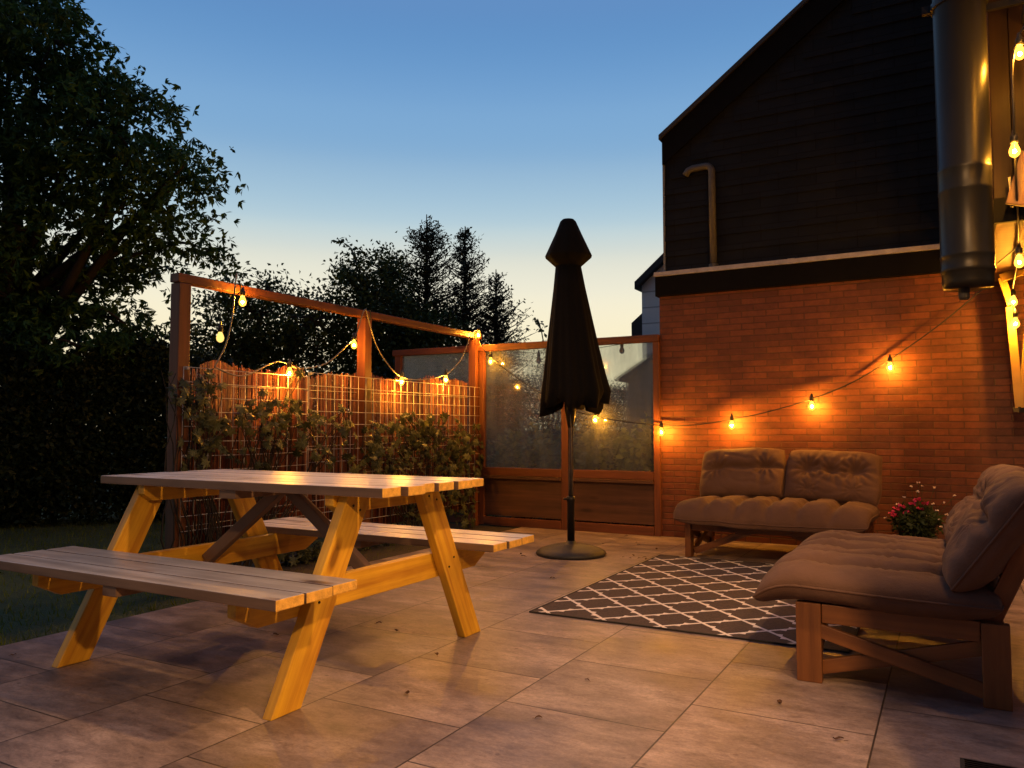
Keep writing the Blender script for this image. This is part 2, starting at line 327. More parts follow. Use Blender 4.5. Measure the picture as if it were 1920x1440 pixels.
# ------------------------------------------------------------------ mesh helpers
class MB:
    def __init__(s): s.v = []; s.f = []
    def add(s, vs, fs):
        k = len(s.v); s.v += [tuple(v) for v in vs]; s.f += [tuple(i + k for i in f) for f in fs]
    def box(s, x0, x1, y0, y1, z0, z1, bev=0.0, mat=None):
        if bev <= 0:
            vs = [(x, y, z) for x in (x0, x1) for y in (y0, y1) for z in (z0, z1)]
            fs = [(0, 1, 3, 2), (4, 6, 7, 5), (0, 4, 5, 1), (2, 3, 7, 6), (0, 2, 6, 4), (1, 5, 7, 3)]
        else:
            bm = bmesh.new(); bmesh.ops.create_cube(bm, size=1)
            bmesh.ops.scale(bm, vec=(x1 - x0, y1 - y0, z1 - z0), verts=bm.verts)
            bmesh.ops.bevel(bm, geom=list(bm.edges), offset=bev, segments=2, profile=0.6, affect='EDGES')
            cx, cy, cz = (x0 + x1) / 2, (y0 + y1) / 2, (z0 + z1) / 2
            bm.verts.ensure_lookup_table()
            vs = [(v.co.x + cx, v.co.y + cy, v.co.z + cz) for v in bm.verts]; fs = [tuple(v.index for v in f.verts) for f in bm.faces]
            bm.free()
        if mat is not None: vs = [mat @ Vector(v) for v in vs]
        s.add(vs, fs)
    def tube(s, pts, r, n=8, cap=True):
        pts = [Vector(p) for p in pts]; rs = r if isinstance(r, (list, tuple)) else [r] * len(pts)
        k = len(s.v); prev = None
        for i, p in enumerate(pts):
            a = pts[max(0, i - 1)]; b = pts[min(len(pts) - 1, i + 1)]; d = (b - a).normalized()
            if prev is None:
                u = d.cross(Vector((0, 0, 1)));
                if u.length < 1e-3: u = d.cross(Vector((1, 0, 0)))
                u.normalize()
            else: u = (prev - d * prev.dot(d)).normalized()
            prev = u; w = d.cross(u)
            for j in range(n):
                t_ = 2 * math.pi * j / n; q = p + (u * math.cos(t_) + w * math.sin(t_)) * rs[i]; s.v.append(tuple(q))
        for i in range(len(pts) - 1):
            for j in range(n):
                a = k + i * n + j; b = k + i * n + (j + 1) % n; s.f.append((a, b, b + n, a + n))
        if cap:
            s.f.append(tuple(k + j for j in range(n))[::-1]); s.f.append(tuple(k + (len(pts) - 1) * n + j for j in range(n)))
    def lathe(s, prof, n=32, c=(0, 0, 0)):
        k = len(s.v)
        for r, z in prof:
            for j in range(n):
                a = 2 * math.pi * j / n; s.v.append((c[0] + r * math.cos(a), c[1] + r * math.sin(a), c[2] + z))
        for i in range(len(prof) - 1):
            for j in range(n):
                a = k + i * n + j; b = k + i * n + (j + 1) % n; s.f.append((a, b, b + n, a + n))
        s.f.append(tuple(k + j for j in range(n))[::-1]); s.f.append(tuple(k + (len(prof) - 1) * n + j for j in range(n)))
    def prism(s, poly, axis, a, b):
        # poly in the plane orthogonal to axis, extruded from a to b
        def mk(p, t_):
            return {'X': (t_, p[0], p[1]), 'Y': (p[0], t_, p[1]), 'Z': (p[0], p[1], t_)}[axis]
        n = len(poly); vs = [mk(p, a) for p in poly] + [mk(p, b) for p in poly]
        s.add(vs, [tuple(range(n))[::-1], tuple(range(n, 2 * n))] + [(i, (i + 1) % n, n + (i + 1) % n, n + i) for i in range(n)])
    def build(s, name, mat, parent=None, smooth=False, loc=None, rot=None):
        me = bpy.data.meshes.new(name); me.from_pydata(s.v, [], s.f)
        bm = bmesh.new(); bm.from_mesh(me); bmesh.ops.recalc_face_normals(bm, faces=bm.faces); bm.to_mesh(me); bm.free()
        return link(name, me, mat, parent, smooth, loc, rot)
def link(name, me, mat, parent=None, smooth=False, loc=None, rot=None):
    me.materials.append(mat)
    if smooth: me.polygons.foreach_set('use_smooth', [True] * len(me.polygons))
    o = bpy.data.objects.new(name, me); COL.objects.link(o)
    if parent is not None: o.parent = parent
    if loc is not None: o.location = loc
    if rot is not None: o.rotation_euler = rot
    return o
def tag(o, label=None, cat=None, group=None, kind=None):
    if label: o['label'] = label
    if cat: o['category'] = cat
    if group: o['group'] = group
    if kind: o['kind'] = kind
    return o
def empty(name, loc, label, cat, group=None, rz=0):
    o = bpy.data.objects.new(name, None); COL.objects.link(o); o.location = loc; o.rotation_euler = (0, 0, rz)
    o.empty_display_size = 0.1
    return tag(o, label, cat, group)
def copy_tree(o, parent=None):
    c = o.copy(); COL.objects.link(c); c.parent = parent
    for ch in list(o.children): copy_tree(ch, c)
    return c
def bar(name, p0, p1, w, t_, mat, parent, up=(0, 0, 1), bev=0.004):
    """board from p0 to p1 (parent space); w: size along 'up', t_: thickness; its own X axis runs along it"""
    p0 = Vector(p0); p1 = Vector(p1); d = p1 - p0; L = d.length; x = d.normalized()
    y = Vector(up).cross(x).normalized(); z = x.cross(y)
    m = MB(); m.box(-L / 2, L / 2, -t_ / 2, t_ / 2, -w / 2, w / 2, bev)
    o = m.build(name, mat, parent)
    o.matrix_local = Matrix.Translation((p0 + p1) / 2) @ Matrix((x, y, z)).transposed().to_4x4()
    return o
rnd = random.Random(7)

# ------------------------------------------------------------------ ground
m = MB(); m.add([(-600, -600, -0.03), (600, -600, -0.03), (600, 900, -0.03), (-600, 900, -0.03)], [(0, 1, 2, 3)])
tag(m.build('lawn', M['lawn']), kind='structure')
m = MB(); m.box(-3.86, 6.0, -6.0, 7.19, -0.10, 0.0)
tag(m.build('patio', M['tiles']), kind='structure')
m = MB(); m.box(-4.75, -3.865, 3.3, 7.15, -0.08, -0.012); tag(m.build('planting_bed', M['soil']), kind='structure')
# grass blades
rg = np.random.default_rng(3)
N = 42000
gx = rg.uniform(-11, -3.88, N); gy = rg.uniform(0.2, 9.0, N)
keep = ~((gx > -4.75) & (gy > 5.9)) & (gx + gy * 0.0 > -11)
den = np.exp(-((gy - 2) ** 2 + (gx + 4.5) ** 2) / 40); keep &= rg.uniform(0, 1, N) < 0.35 + 0.65 * den
gx, gy = gx[keep], gy[keep]; n = len(gx)
a = rg.uniform(0, 2 * np.pi, n); hh = rg.uniform(0.02, 0.055, n); w_ = rg.uniform(0.002, 0.004, n)
lx, ly = rg.normal(0, 0.018, n), rg.normal(0, 0.018, n)
V = np.zeros((n, 3, 3)); V[:, 0] = np.c_[gx - np.cos(a) * w_, gy - np.sin(a) * w_, np.full(n, -0.035)]
V[:, 1] = np.c_[gx + np.cos(a) * w_, gy + np.sin(a) * w_, np.full(n, -0.035)]; V[:, 2] = np.c_[gx + lx, gy + ly, hh - 0.03]
def nparr(name, V, k, mat, parent=None, smooth=False):
    n = V.shape[0]; me = bpy.data.meshes.new(name)
    me.vertices.add(n * k); me.vertices.foreach_set('co', V.reshape(-1).astype(np.float32))
    me.loops.add(n * k); me.loops.foreach_set('vertex_index', np.arange(n * k, dtype=np.int32))
    me.polygons.add(n); me.polygons.foreach_set('loop_start', np.arange(0, n * k, k, dtype=np.int32))
    me.polygons.foreach_set('loop_total', np.full(n, k, dtype=np.int32)); me.update(calc_edges=True)
    return link(name, me, mat, parent, smooth)
tag(nparr('grass', V, 3, M['grass']), 'short dark green lawn grass left of the patio', 'grass', kind='stuff')

# ------------------------------------------------------------------ foliage tools
def rand_unit(rng, n):
    v = rng.normal(size=(n, 3)); return v / np.linalg.norm(v, axis=1, keepdims=True)
def leaf_quads(rng, P, D, L, Wd, fold=0.25):
    """rhombic leaves at P pointing along D, two triangles' worth as one quad"""
    n = len(P); r = rand_unit(rng, n); S = np.cross(D, r); S /= np.linalg.norm(S, axis=1, keepdims=True) + 1e-9
    Nn = np.cross(D, S)
    L = L[:, None]; Wd = Wd[:, None]
    V = np.zeros((n, 4, 3)); V[:, 0] = P; V[:, 1] = P + D * L * 0.55 + S * Wd * 0.5 + Nn * Wd * fold
    V[:, 2] = P + D * L; V[:, 3] = P + D * L * 0.55 - S * Wd * 0.5 + Nn * Wd * fold
    return V
def crown_points(rng, blobs, n, clump=0.22, per=26):
    """clumps of points inside ellipsoid blobs ((x,y,z),(rx,ry,rz))"""
    wts = np.array([b[1][0] * b[1][1] * b[1][2] for b in blobs]) ** 0.8; wts /= wts.sum()
    nc = max(1, n // per); bi = rng.choice(len(blobs), nc, p=wts)
    C = np.array([b[0] for b in blobs])[bi]; Rr = np.array([b[1] for b in blobs])[bi]
    u = rand_unit(rng, nc) * (rng.uniform(0.15, 1, (nc, 1)) ** 0.45)
    cc = C + u * Rr
    P = np.repeat(cc, per, axis=0) + rng.normal(0, 1, (nc * per, 3)) * clump * rng.uniform(0.4, 1.2, (nc, 1)).repeat(per, axis=0)
    return P, cc
def limbs(mb, base, targets, r0, rng, sub=0.5):
    for tgt in targets:
        b = Vector(base); e = Vector(tgt); mid = b.lerp(e, 0.5) + Vector((rng.normal() * 0.12, rng.normal() * 0.12, 0.12)) * (e - b).length
        pts = []
        for i in range(7):
            s_ = i / 6; p = b.lerp(mid, s_).lerp(mid.lerp(e, s_), s_); pts.append(p)
        mb.tube(pts, [r0 * (1 - 0.85 * i / 6) for i in range(7)], 6)

# ---- the big tree on the left
def px_blob(x, y, rx, ry, D, dz=0.8):
    c = atD(x, y, D); k = D / FP
    return (tuple(c), (rx * k, dz, ry * k))
def rotblobs(bl): return bl
rng = np.random.default_rng(11)
D = 9.0
BL = [(-60, 60, 190, 150), (100, 75, 90, 75), (60, 190, 180, 130), (190, 190, 75, 65), (245, 170, 42, 50), (110, 300, 150, 110), (245, 290, 75, 90),
      (300, 290, 50, 50), (350, 305, 40, 36), (330, 350, 42, 38), (-40, 330, 150, 120), (215, 400, 85, 60), (300, 420, 48, 50), (340, 455, 36, 30), (50, 430, 120, 70),
      (-80, 480, 150, 90), (150, 500, 85, 45), (250, 500, 50, 36), (195, 580, 75, 45), (90, 600, 110, 55), (-40, 610, 150, 60), (150, 650, 100, 30), (20, 20, 150, 90), (235, 610, 32, 36), (20, 560, 60, 50)]
blobs = [px_blob(x, y, rx, ry, D + rnd.uniform(-0.6, 0.6), 0.7) for x, y, rx, ry in BL]
P, cc = crown_points(rng, blobs, 11000, 0.125, 11)
n = len(P); k = 6
out = rand_unit(rng, n); out[:, 2] = -np.abs(out[:, 2]) * 0.6 - 0.1; out /= np.linalg.norm(out, axis=1, keepdims=True)
DD = np.repeat(out, k, axis=0) + rng.normal(0, 0.55, (n * k, 3)); DD[:, 2] -= 0.15; DD /= np.linalg.norm(DD, axis=1, keepdims=True)
LV = leaf_quads(rng, np.repeat(P, k, axis=0), DD, rng.uniform(0.06, 0.125, n * k), rng.uniform(0.02, 0.038, n * k))
root = empty('broadleaf_tree', tuple(onZ(30, 1000, 0)), 'tall dark broadleaf tree with hanging leaflets left of the timber frame', 'tree')
base = atD(35, 940, D); base.z = -0.05; root.location = base
mb = MB(); top = atD(20, 250, D + 0.1)
mb.tube([base + (Vector((0, 0, 0))), base.lerp(top, 0.3) + Vector((0.08, 0, 0)), base.lerp(top, 0.65), top], [0.24, 0.19, 0.14, 0.06], 10)
hub = base.lerp(top, 0.42)
limbs(mb, base.lerp(top, 0.35), [b[0] for b in blobs[::2]], 0.085, rng)
limbs(mb, base.lerp(top, 0.55), [b[0] for b in blobs[1::2]], 0.07, rng)
for q in cc[::9]:
    b = min(blobs, key=lambda bb: (Vector(bb[0]) - Vector(q)).length); limbs(mb, b[0], [q], 0.018, rng)
def local(o, par): o.parent = par; o.matrix_parent_inverse = Matrix.Translation(-Vector(par.location)); return o
local(mb.build('trunk', M['bark'], smooth=True), root)
local(nparr('crown', LV, 4, M['leaf_big']), root)

def shrub(name, blobs, n, leafL, leafW, mat, label, cat, group=None, clump=0.14, seed=1, stems=8, ground=-0.05, gap=20):
    rng = np.random.default_rng(seed)
    P, cc = crown_points(rng, blobs, n, clump, gap)
    Dv = rand_unit(rng, len(P)); Dv[:, 2] += 0.15; Dv /= np.linalg.norm(Dv, axis=1, keepdims=True)
    ok = P[:, 2] > ground + 0.02; P = P[ok]; Dv = Dv[ok]
    LV = leaf_quads(rng, P, Dv, rng.uniform(*leafL, len(P)), rng.uniform(*leafW, len(P)))
    c = np.mean([b[0] for b in blobs], axis=0); base = Vector((c[0], c[1], ground))
    r = empty(name, base, label, cat, group)
    mb = MB()
    tg = [cc[i] for i in rng.choice(len(cc), min(stems, len(cc)), replace=False)]
    for b in blobs: tg.append(b[0])
    limbs(mb, base, tg, 0.035, rng)
    for q in cc:
        b = min(blobs, key=lambda bb: (Vector(bb[0]) - Vector(q)).length); limbs(mb, b[0], [q], 0.010, rng)
    local(mb.build('stem', M['bark']), r); local(nparr('foliage', LV, 4, mat), r)
    return r
# bushes and trees beyond the fence
shrub('garden_bush', [px_blob(x, y, rx, ry, 11.5 + rnd.uniform(-.4, .4), 0.9) for x, y, rx, ry in
      [(430, 640, 70, 50), (480, 590, 55, 55), (545, 640, 80, 60), (590, 600, 30, 35), (420, 570, 25, 35), (470, 690, 130, 60), (400, 690, 60, 50), (500, 540, 22, 25)]],
      11500, (0.05, 0.095), (0.028, 0.05), M['leaf_bush'], 'loose green bush behind the reed screen, under the left half of the top rail', 'bush', 'shrubs and trees behind the reed screen', seed=21)
shrub('garden_bush', [px_blob(x, y, rx, ry, 12.5 + rnd.uniform(-.4, .4), 0.9) for x, y, rx, ry in
      [(690, 560, 70, 60), (740, 620, 80, 70), (660, 640, 50, 50), (720, 510, 45, 40), (800, 640, 70, 60), (700, 700, 110, 50), (640, 590, 28, 30)]],
      15000, (0.05, 0.095), (0.028, 0.05), M['leaf_bush'], 'dense tall bush behind the middle timber post', 'bush', 'shrubs and trees behind the reed screen', seed=22)
def spire(xc, top, hw, yb, D, nb, seed, label, leafs=24):
    rng = np.random.default_rng(seed); k = D / FP
    tp = atD(xc, top, D); bt = Vector((tp.x, tp.y, -0.05)); mb = MB()
    mb.tube([bt, bt.lerp(tp, 0.6), tp], [0.09, 0.05, 0.008], 7)
    Ps = []; Ds = []
    zb = atD(xc, yb, D).z
    for i in range(nb):
        s_ = rng.uniform(0, 1) ** 0.75
        z = tp.z - s_ * (tp.z - zb); rad = hw * k * (0.06 + 1.15 * s_ ** 0.85) * rng.uniform(0.45, 1.25)
        an = rng.uniform(0, 2 * np.pi); d = Vector((math.cos(an), math.sin(an), rng.uniform(0.25, 0.8)))
        p0 = Vector((tp.x, tp.y, z - 0.10)); p1 = p0 + d * rad
        mb.tube([p0, p0.lerp(p1, 0.5) - Vector((0, 0, 0.02)), p1], [0.012, 0.008, 0.003], 4, False)
        for j in range(leafs):
            f = rng.uniform(0.10, 1.05); Ps.append(p0.lerp(p1, f) + Vector(rng.normal(0, 0.035, 3)))
            dd = Vector(d).normalized() * 0.5 + Vector(rng.normal(0, 0.6, 3)); dd.normalize(); Ds.append(dd)
    Ps = np.array(Ps); Ds = np.array(Ds); LV = leaf_quads(rng, Ps, Ds, rng.uniform(0.04, 0.09, len(Ps)), rng.uniform(0.016, 0.034, len(Ps)))
    r = empty('conifer_tree', bt, label, 'tree', 'shrubs and trees behind the reed screen')
    local(mb.build('trunk', M['bark']), r); local(nparr('crown', LV, 4, M['leaf_fir']), r)
spire(800, 402, 125, 720, 13.5, 290, 31, 'tallest pointed conifer behind the reed screen, with the loosest top')
spire(872, 424, 90, 720, 14.0, 250, 32, 'slim pointed conifer beside the tallest one, with a narrow dark tip')
spire(930, 505, 75, 720, 14.0, 170, 33, 'shortest conifer, nearest the closed parasol')
spire(735, 470, 95, 700, 13.8, 150, 34, 'blunt broad conifer rising out of the dense bush')
# bare leafy shoot
def sprig(px, D, label, seed):
    rng = np.random.default_rng(seed); pts = [atD(x, y, D) for x, y in px]; mb = MB(); b = Vector((pts[0].x, pts[0].y, 0))
    mb.tube([b] + pts, [0.02] + [0.012 * (1 - 0.7 * i / len(pts)) for i in range(len(pts))], 5)
    P = []; Dv = []
    for i in range(len(pts) - 1):
        for j in range(16):
            P.append(pts[i].lerp(pts[i + 1], rng.uniform()) + Vector(rng.normal(0, 0.025, 3)))
            d = Vector(rng.normal(0, 1, 3)); d.z -= 0.4; Dv.append(d.normalized())
    LV = leaf_quads(rng, np.array(P), np.array(Dv), rng.uniform(0.07, 0.14, len(P)), rng.uniform(0.035, 0.06, len(P)))
    r = empty('leafy_shoot', b, label, 'shoot'); local(mb.build('stem', M['bark'], smooth=True), r); local(nparr('foliage', LV, 4, M['leaf_bush']), r)
sprig([(700, 620), (690, 540), (672, 500), (655, 462), (636, 450)], 12.0, 'single leafy shoot sticking up left of the conifers', 41)
sprig([(560, 640), (566, 570), (572, 545)], 12.0, 'short leafy shoot poking above the top rail', 42)
sprig([(428, 620), (428, 540), (424, 505)], 11.0, 'thin leafy shoot beside the cable hook on the rail', 43)
sprig([(1030, 700), (1015, 620), (1003, 595)], 12.0, 'thin twig showing beside the parasol above the glass screen', 44)
# tall hedges
def hedge(x0, y0, x1, y1, h, th, n, seed, label, mat=None, L=(0.05, 0.09), top=0.25):
    rng = np.random.default_rng(seed); u = rng.uniform(0, 1, n); v = rng.uniform(0, 1, n) ** 0.8
    ln = math.hypot(x1 - x0, y1 - y0); nx, ny = -(y1 - y0) / ln, (x1 - x0) / ln
    hh = h * (1 + top * 0.5 * (np.sin(u * ln * 2.1 + seed) * 0.5 + np.sin(u * ln * 5.3) * 0.3 + rng.normal(0, 0.12, n)))
    off = (rng.uniform(-1, 1, n)); off = np.sign(off) * np.abs(off) ** 0.4 * th / 2
    P = np.c_[x0 + (x1 - x0) * u + nx * off, y0 + (y1 - y0) * u + ny * off, v * hh]
    LV = leaf_quads(rng, P, rand_unit(rng, n), rng.uniform(*L, n), rng.uniform(L[0] * 0.5, L[1] * 0.55, n))
    b = Vector(((x0 + x1) / 2, (y0 + y1) / 2, -0.03)); r = empty('hedge', b, label, 'hedge')
    mb = MB()
    for i in range(int(ln / 0.35)):
        uu = (i + 0.5) / int(ln / 0.35); px, py = x0 + (x1 - x0) * uu, y0 + (y1 - y0) * uu
        for q in range(4):
            mb.tube([(px, py, -0.05), (px + rng.normal(0, .1), py + rng.normal(0, .1), h * 0.5), (px + rng.normal(0, .25), py + rng.normal(0, .2), h * 0.9)], [0.03, 0.02, 0.006], 5, False)
    local(mb.build('stem', M['bark']), r); local(nparr('foliage', LV, 4, mat or M['leaf_hedge']), r)
h0 = atD(-330, 800, 8.0); h1 = atD(345, 800, 9.3); h2 = atD(960, 800, 11.0)
hedge(h0.x, h0.y, h1.x, h1.y, 1.95, 1.1, 60000, 51, 'dark clipped hedge under the broadleaf tree behind the lawn')
hedge(h1.x, h1.y, h2.x, h2.y, 1.75, 1.0, 34000, 52, 'dark hedge running behind the reed screen')
hedge(-9.0, 13.0, 1.0, 13.6, 1.9, 1.2, 60000, 53, 'dark distant hedge seen through the glass screen', top=0.5)

# ------------------------------------------------------------------ timber frame, reed screen, wire mesh
FX = -4.43
fr = empty('timber_frame', (FX, 3.455, 0), 'tall reddish timber frame of three posts and a top rail around the reed screen', 'timber frame')
def part(mb, name, mat, par, smooth=False): return local(mb.build(name, mat, smooth=smooth), par)
for (ya, yb) in ((3.41, 3.50), (5.285, 5.375), (7.10, 7.185)):
    m = MB(); m.box(FX - 0.045, FX + 0.045, ya, yb, -0.06, 1.963 if ya > 4 else 1.965, 0.005); part(m, 'post', M['redwood_z'], fr)
m = MB(); m.box(FX - 0.04, FX + 0.045, 3.40, 7.23, 1.968, 2.028, 0.005); part(m, 'top_rail', M['redwood_y'], fr)
rng = np.random.default_rng(61)
mb = MB(); y = 3.50
while y < 7.10:
    r_ = rng.uniform(0.0035, 0.006); h = 1.41 + 0.10 * (y - 3.5) / 3.6 + rng.normal(0, 0.012) + 0.018 * math.sin(y * 5) + 0.012 * math.sin(y * 13)
    xx = FX - 0.058 + rng.normal(0, 0.003); lean = rng.normal(0, 0.006)
    mb.tube([(xx, y, 0.14), (xx + rng.normal(0, .002), y + lean / 2, 0.8), (xx, y + lean, h)], r_, 5); y += r_ * 2 * 0.93
# a few bunches bulging upward
for yc in (3.80, 4.52):
    for i in range(26):
        yy = yc + (i - 13) * 0.011; hh = 1.43 + 0.10 * (yc - 3.5) / 3.6 + 0.045 * math.cos((i - 13) / 13 * 1.5)
        mb.tube([(FX - 0.048, yy, 0.5), (FX - 0.048, yy + rng.normal(0, .004), hh)], 0.005, 5)
rs = empty('reed_screen', (FX - 0.06, 5.3, 0), 'red brown reed matting fixed behind the wire mesh', 'reed screen')
part(mb, 'reed_mat', M['reed'], rs, True)
for z in (0.35, 0.85, 1.3):
    mb = MB(); mb.tube([(FX - 0.050, 3.5, z), (FX - 0.050, 7.1, z + 0.04)], 0.002, 4); part(mb, 'binding_wire', M['galv'], rs)
wm = empty('wire_mesh_panel', (FX + 0.065, 3.46, 0), 'galvanised square wire mesh panel at the tall corner post', 'wire mesh', 'wire mesh panels on the fence')
def mesh_panel(ya, yb, z0, z1, par, dx):
    mb = MB(); X = FX + dx; ny = round((yb - ya) / 0.1); nz = round((z1 - z0) / 0.1)
    for i in range(ny + 1):
        yy = ya + (yb - ya) * i / ny; mb.tube([(X, yy, z0), (X + 0.002, yy, (z0 + z1) / 2), (X, yy, z1)], 0.0028, 5)
    for i in range(nz + 1):
        zz = z1 - (z1 - z0) * i / nz; mb.tube([(X + 0.004, ya, zz), (X + 0.006, (ya + yb) / 2, zz - 0.004), (X + 0.004, yb, zz)], 0.0028, 5)
    part(mb, 'wire_grid', M['galv'], par, True)
    for zz in (z1 - 0.01, (z0 + z1) / 2):
        mb = MB(); mb.tube([(X - 0.02, ya + 0.02, zz), (X + 0.02, ya + 0.02, zz)], 0.009, 8); part(mb, 'clip', M['galv'], par)
mesh_panel(3.44, 4.58, 0.24, 1.41, wm, 0.062)
wm2 = empty('wire_mesh_panel', (FX + 0.06, 4.6, 0), 'longer galvanised wire mesh panel reaching the glass screen', 'wire mesh', 'wire mesh panels on the fence')
mesh_panel(4.60, 7.16, 0.24, 1.445, wm2, 0.056)

# ivy on the mesh
def ivy_leaf(rng, p, nrm, size):
    # five-lobed leaf, slightly cupped, as a fan of triangles
    n_ = Vector(nrm).normalized(); u = n_.cross(Vector(rng.normal(0, 1, 3))).normalized(); w = n_.cross(u)
    prof = [(0.0, -0.15), (0.35, -0.42), (0.42, -0.05), (0.95, 0.05), (0.50, 0.32), (0.62, 0.75), (0.22, 0.60), (0.0, 1.15), (-0.22, 0.60), (-0.62, 0.75), (-0.50, 0.32), (-0.95, 0.05), (-0.42, -0.05), (-0.35, -0.42)]
    vs = [p + n_ * 0.0]; c = p + w * 0.25 * size
    vs = [c + n_ * size * 0.12]
    for a, b in prof: vs.append(p + u * a * size * 0.6 + w * b * size * 0.6 - n_ * size * 0.10 * (a * a))
    k = len(prof); return vs, [(0, 1 + i, 1 + (i + 1) % k) for i in range(k)]
def ivy(name_label, clusters, seed, group='climbing plants on the wire mesh'):
    rng = np.random.default_rng(seed); mb = MB(); st = MB(); first = None
    for (x, y, rx, ry, n) in clusters:
        c = onX(x, y, FX + 0.09)
        if first is None: first = Vector((FX + 0.12, c.y, -0.02))
        prev = None
        for i in range(int(n * 0.72)):
            a = rng.uniform(0, 2 * math.pi); q = math.sqrt(rng.uniform())
            p = onX(x + rx * q * math.cos(a), y + ry * q * math.sin(a), FX + 0.075 + abs(rng.normal(0, 0.06)))
            if p.z < 0.0: p.z = rng.uniform(0.0, 0.08)
            nr = Vector((1.0, -0.15, 0.45)) + Vector(rng.normal(0, 0.55, 3))
            vs, fs = ivy_leaf(rng, p, nr, rng.uniform(0.04, 0.115)); mb.add(vs, fs)
            if i % 5 == 0:
                if prev is not None: st.tube([prev, prev.lerp(p, 0.5) + Vector((0.01, 0, -0.03)), p - Vector((0.02, 0, 0))], 0.003, 4, False)
                prev = p - Vector((0.02, 0, 0))
        for q_ in range(3):
            e_ = onX(x + rx * rng.uniform(-0.9, 0.9), y - ry * rng.uniform(0.3, 1.0), FX + 0.08); b_ = Vector((FX + 0.07, first.y + rng.uniform(-0.25, 0.25), 0)); ph = rng.uniform(0, 6)
            st.tube([b_.lerp(e_, k_ / 9) + Vector((0.012 * math.sin(k_ * 2 + ph), 0.045 * math.sin(k_ * 1.3 + ph) * (k_ > 0), 0)) for k_ in range(10)], [0.007 - 0.0005 * k_ for k_ in range(10)], 5, False)
    r = empty('climbing_ivy', first, name_label, 'climbing plant', group)
    part(st, 'stem', M['bark'], r); part(mb, 'foliage', M['leaf_ivy'], r)
ivy('ivy climbing at the tall corner post, spilling past it', [(375, 760, 32, 60, 62), (345, 745, 20, 30, 12), (395, 715, 25, 15, 14), (400, 810, 30, 45, 34), (360, 850, 25, 35, 18), (420, 860, 50, 25, 10), (322, 720, 8, 30, 6)], 71)
ivy('thin ivy runners across the middle of the wire mesh', [(470, 770, 30, 22, 22), (445, 790, 30, 25, 14), (535, 775, 40, 28, 40), (580, 795, 28, 25, 24), (530, 830, 45, 28, 40), (500, 810, 40, 30, 18), (640, 790, 22, 28, 24), (620, 840, 40, 40, 22), (470, 850, 70, 30, 14), (560, 690, 8, 8, 2), (500, 740, 6, 6, 2)], 72)
ivy('dense dark ivy mass at the glass screen end of the mesh', [(780, 810, 48, 40, 120), (830, 830, 50, 55, 150), (870, 880, 32, 70, 110), (740, 840, 50, 45, 80), (690, 820, 30, 40, 34), (800, 890, 80, 50, 130), (700, 870, 60, 35, 50), (890, 840, 18, 50, 34), (870, 960, 25, 60, 60), (800, 940, 60, 40, 50)], 73)
ivy('low ivy on the bed beneath the mesh', [(560, 1030, 70, 30, 90), (620, 1060, 70, 22, 60), (500, 1000, 70, 30, 30), (680, 1020, 60, 30, 40)], 74)

# ------------------------------------------------------------------ glass screen
GY = 7.19
gs = empty('glass_screen', (-3.4, GY, 0), 'reddish timber wind screen with bedewed glass panes between fence and brick house', 'glass screen')
for (xa, xb, z0, z1) in ((-4.375, -4.315, 0, 1.83), (-3.41, -3.33, 0.0, 1.83), (-2.445, -2.385, 0.0, 1.83), (-5.50, -5.42, 0, 1.83)):
    m = MB(); m.box(xa, xb, GY - 0.035, GY + 0.035, z0, z1, 0.004); part(m, 'post', M['redwood_z'], gs)
m = MB(); m.box(-5.53, -2.388, GY - 0.045, GY + 0.045, 1.833, 1.90, 0.004); part(m, 'top_rail', M['redwood_x'], gs)
for xa, xb in ((-4.312, -3.413), (-3.327, -2.448), (-5.417, -4.378)):
    m = MB(); m.box(xa, xb, GY - 0.04, GY + 0.04, 0.52, 0.60, 0.004); part(m, 'lower_rail', M['redwood_x'], gs)
    m = MB(); m.box(xa, xb, GY - 0.052, GY - 0.005, 0.485, 0.517, 0.003); part(m, 'drip_rail', M['panel'], gs)
    m = MB(); m.box(xa, xb, GY - 0.012, GY + 0.012, 0.10, 0.483); part(m, 'kick_panel', M['panel'], gs)
    m = MB(); m.box(xa, xb, GY - 0.040, GY + 0.01, 0.0, 0.085, 0.003); part(m, 'base_board', M['redwood_x'], gs)
    m = MB(); m.box(xa + 0.002, xb - 0.002, GY - 0.004, GY + 0.004, 0.603, 1.83); part(m, 'pane', M['glass'], gs)

# garden behind the glass
for i, (x, y, z, r_) in enumerate([(-4.15, 7.78, 0.52, 0.42), (-3.65, 7.80, 0.46, 0.40), (-3.1, 7.76, 0.58, 0.44), (-2.6, 7.76, 0.60, 0.44)]):
    shrub('hydrangea_bush', [((x, y, z), (r_, 0.28, r_ * 1.0)), ((x + 0.1, y, 0.2), (r_, 0.28, 0.25))], 2000, (0.06, 0.11), (0.045, 0.08), M['leaf_garden'],
          ['leafy garden bush behind the glass, nearest the reed screen', 'leafy garden bush behind the left pane, beside the mullion', 'leafy garden bush behind the glass, right of the parasol pole', 'leafy garden bush behind the glass, nearest the brick wall'][i],
          'bush', 'low bushes behind the glass screen', seed=80 + i, clump=0.1)
sd = empty('garden_shed', (-3.55, 10.6, 0), 'pale grey garden shed showing through the right glass pane', 'shed')
m = MB(); m.prism([(-3.95, -0.03), (-3.0, -0.03), (-3.0, 1.85), (-3.5, 2.0), (-3.95, 1.72)], 'Y', 10.4, 12.0); part(m, 'wall', M['shedgrey'], sd)
m = MB(); m.prism([(-4.05, 1.72), (-3.5, 2.06), (-2.95, 1.90), (-2.95, 1.86), (-3.5, 2.01), (-4.05, 1.67)], 'Y', 10.3, 12.1); part(m, 'roof', M['roofdark'], sd)

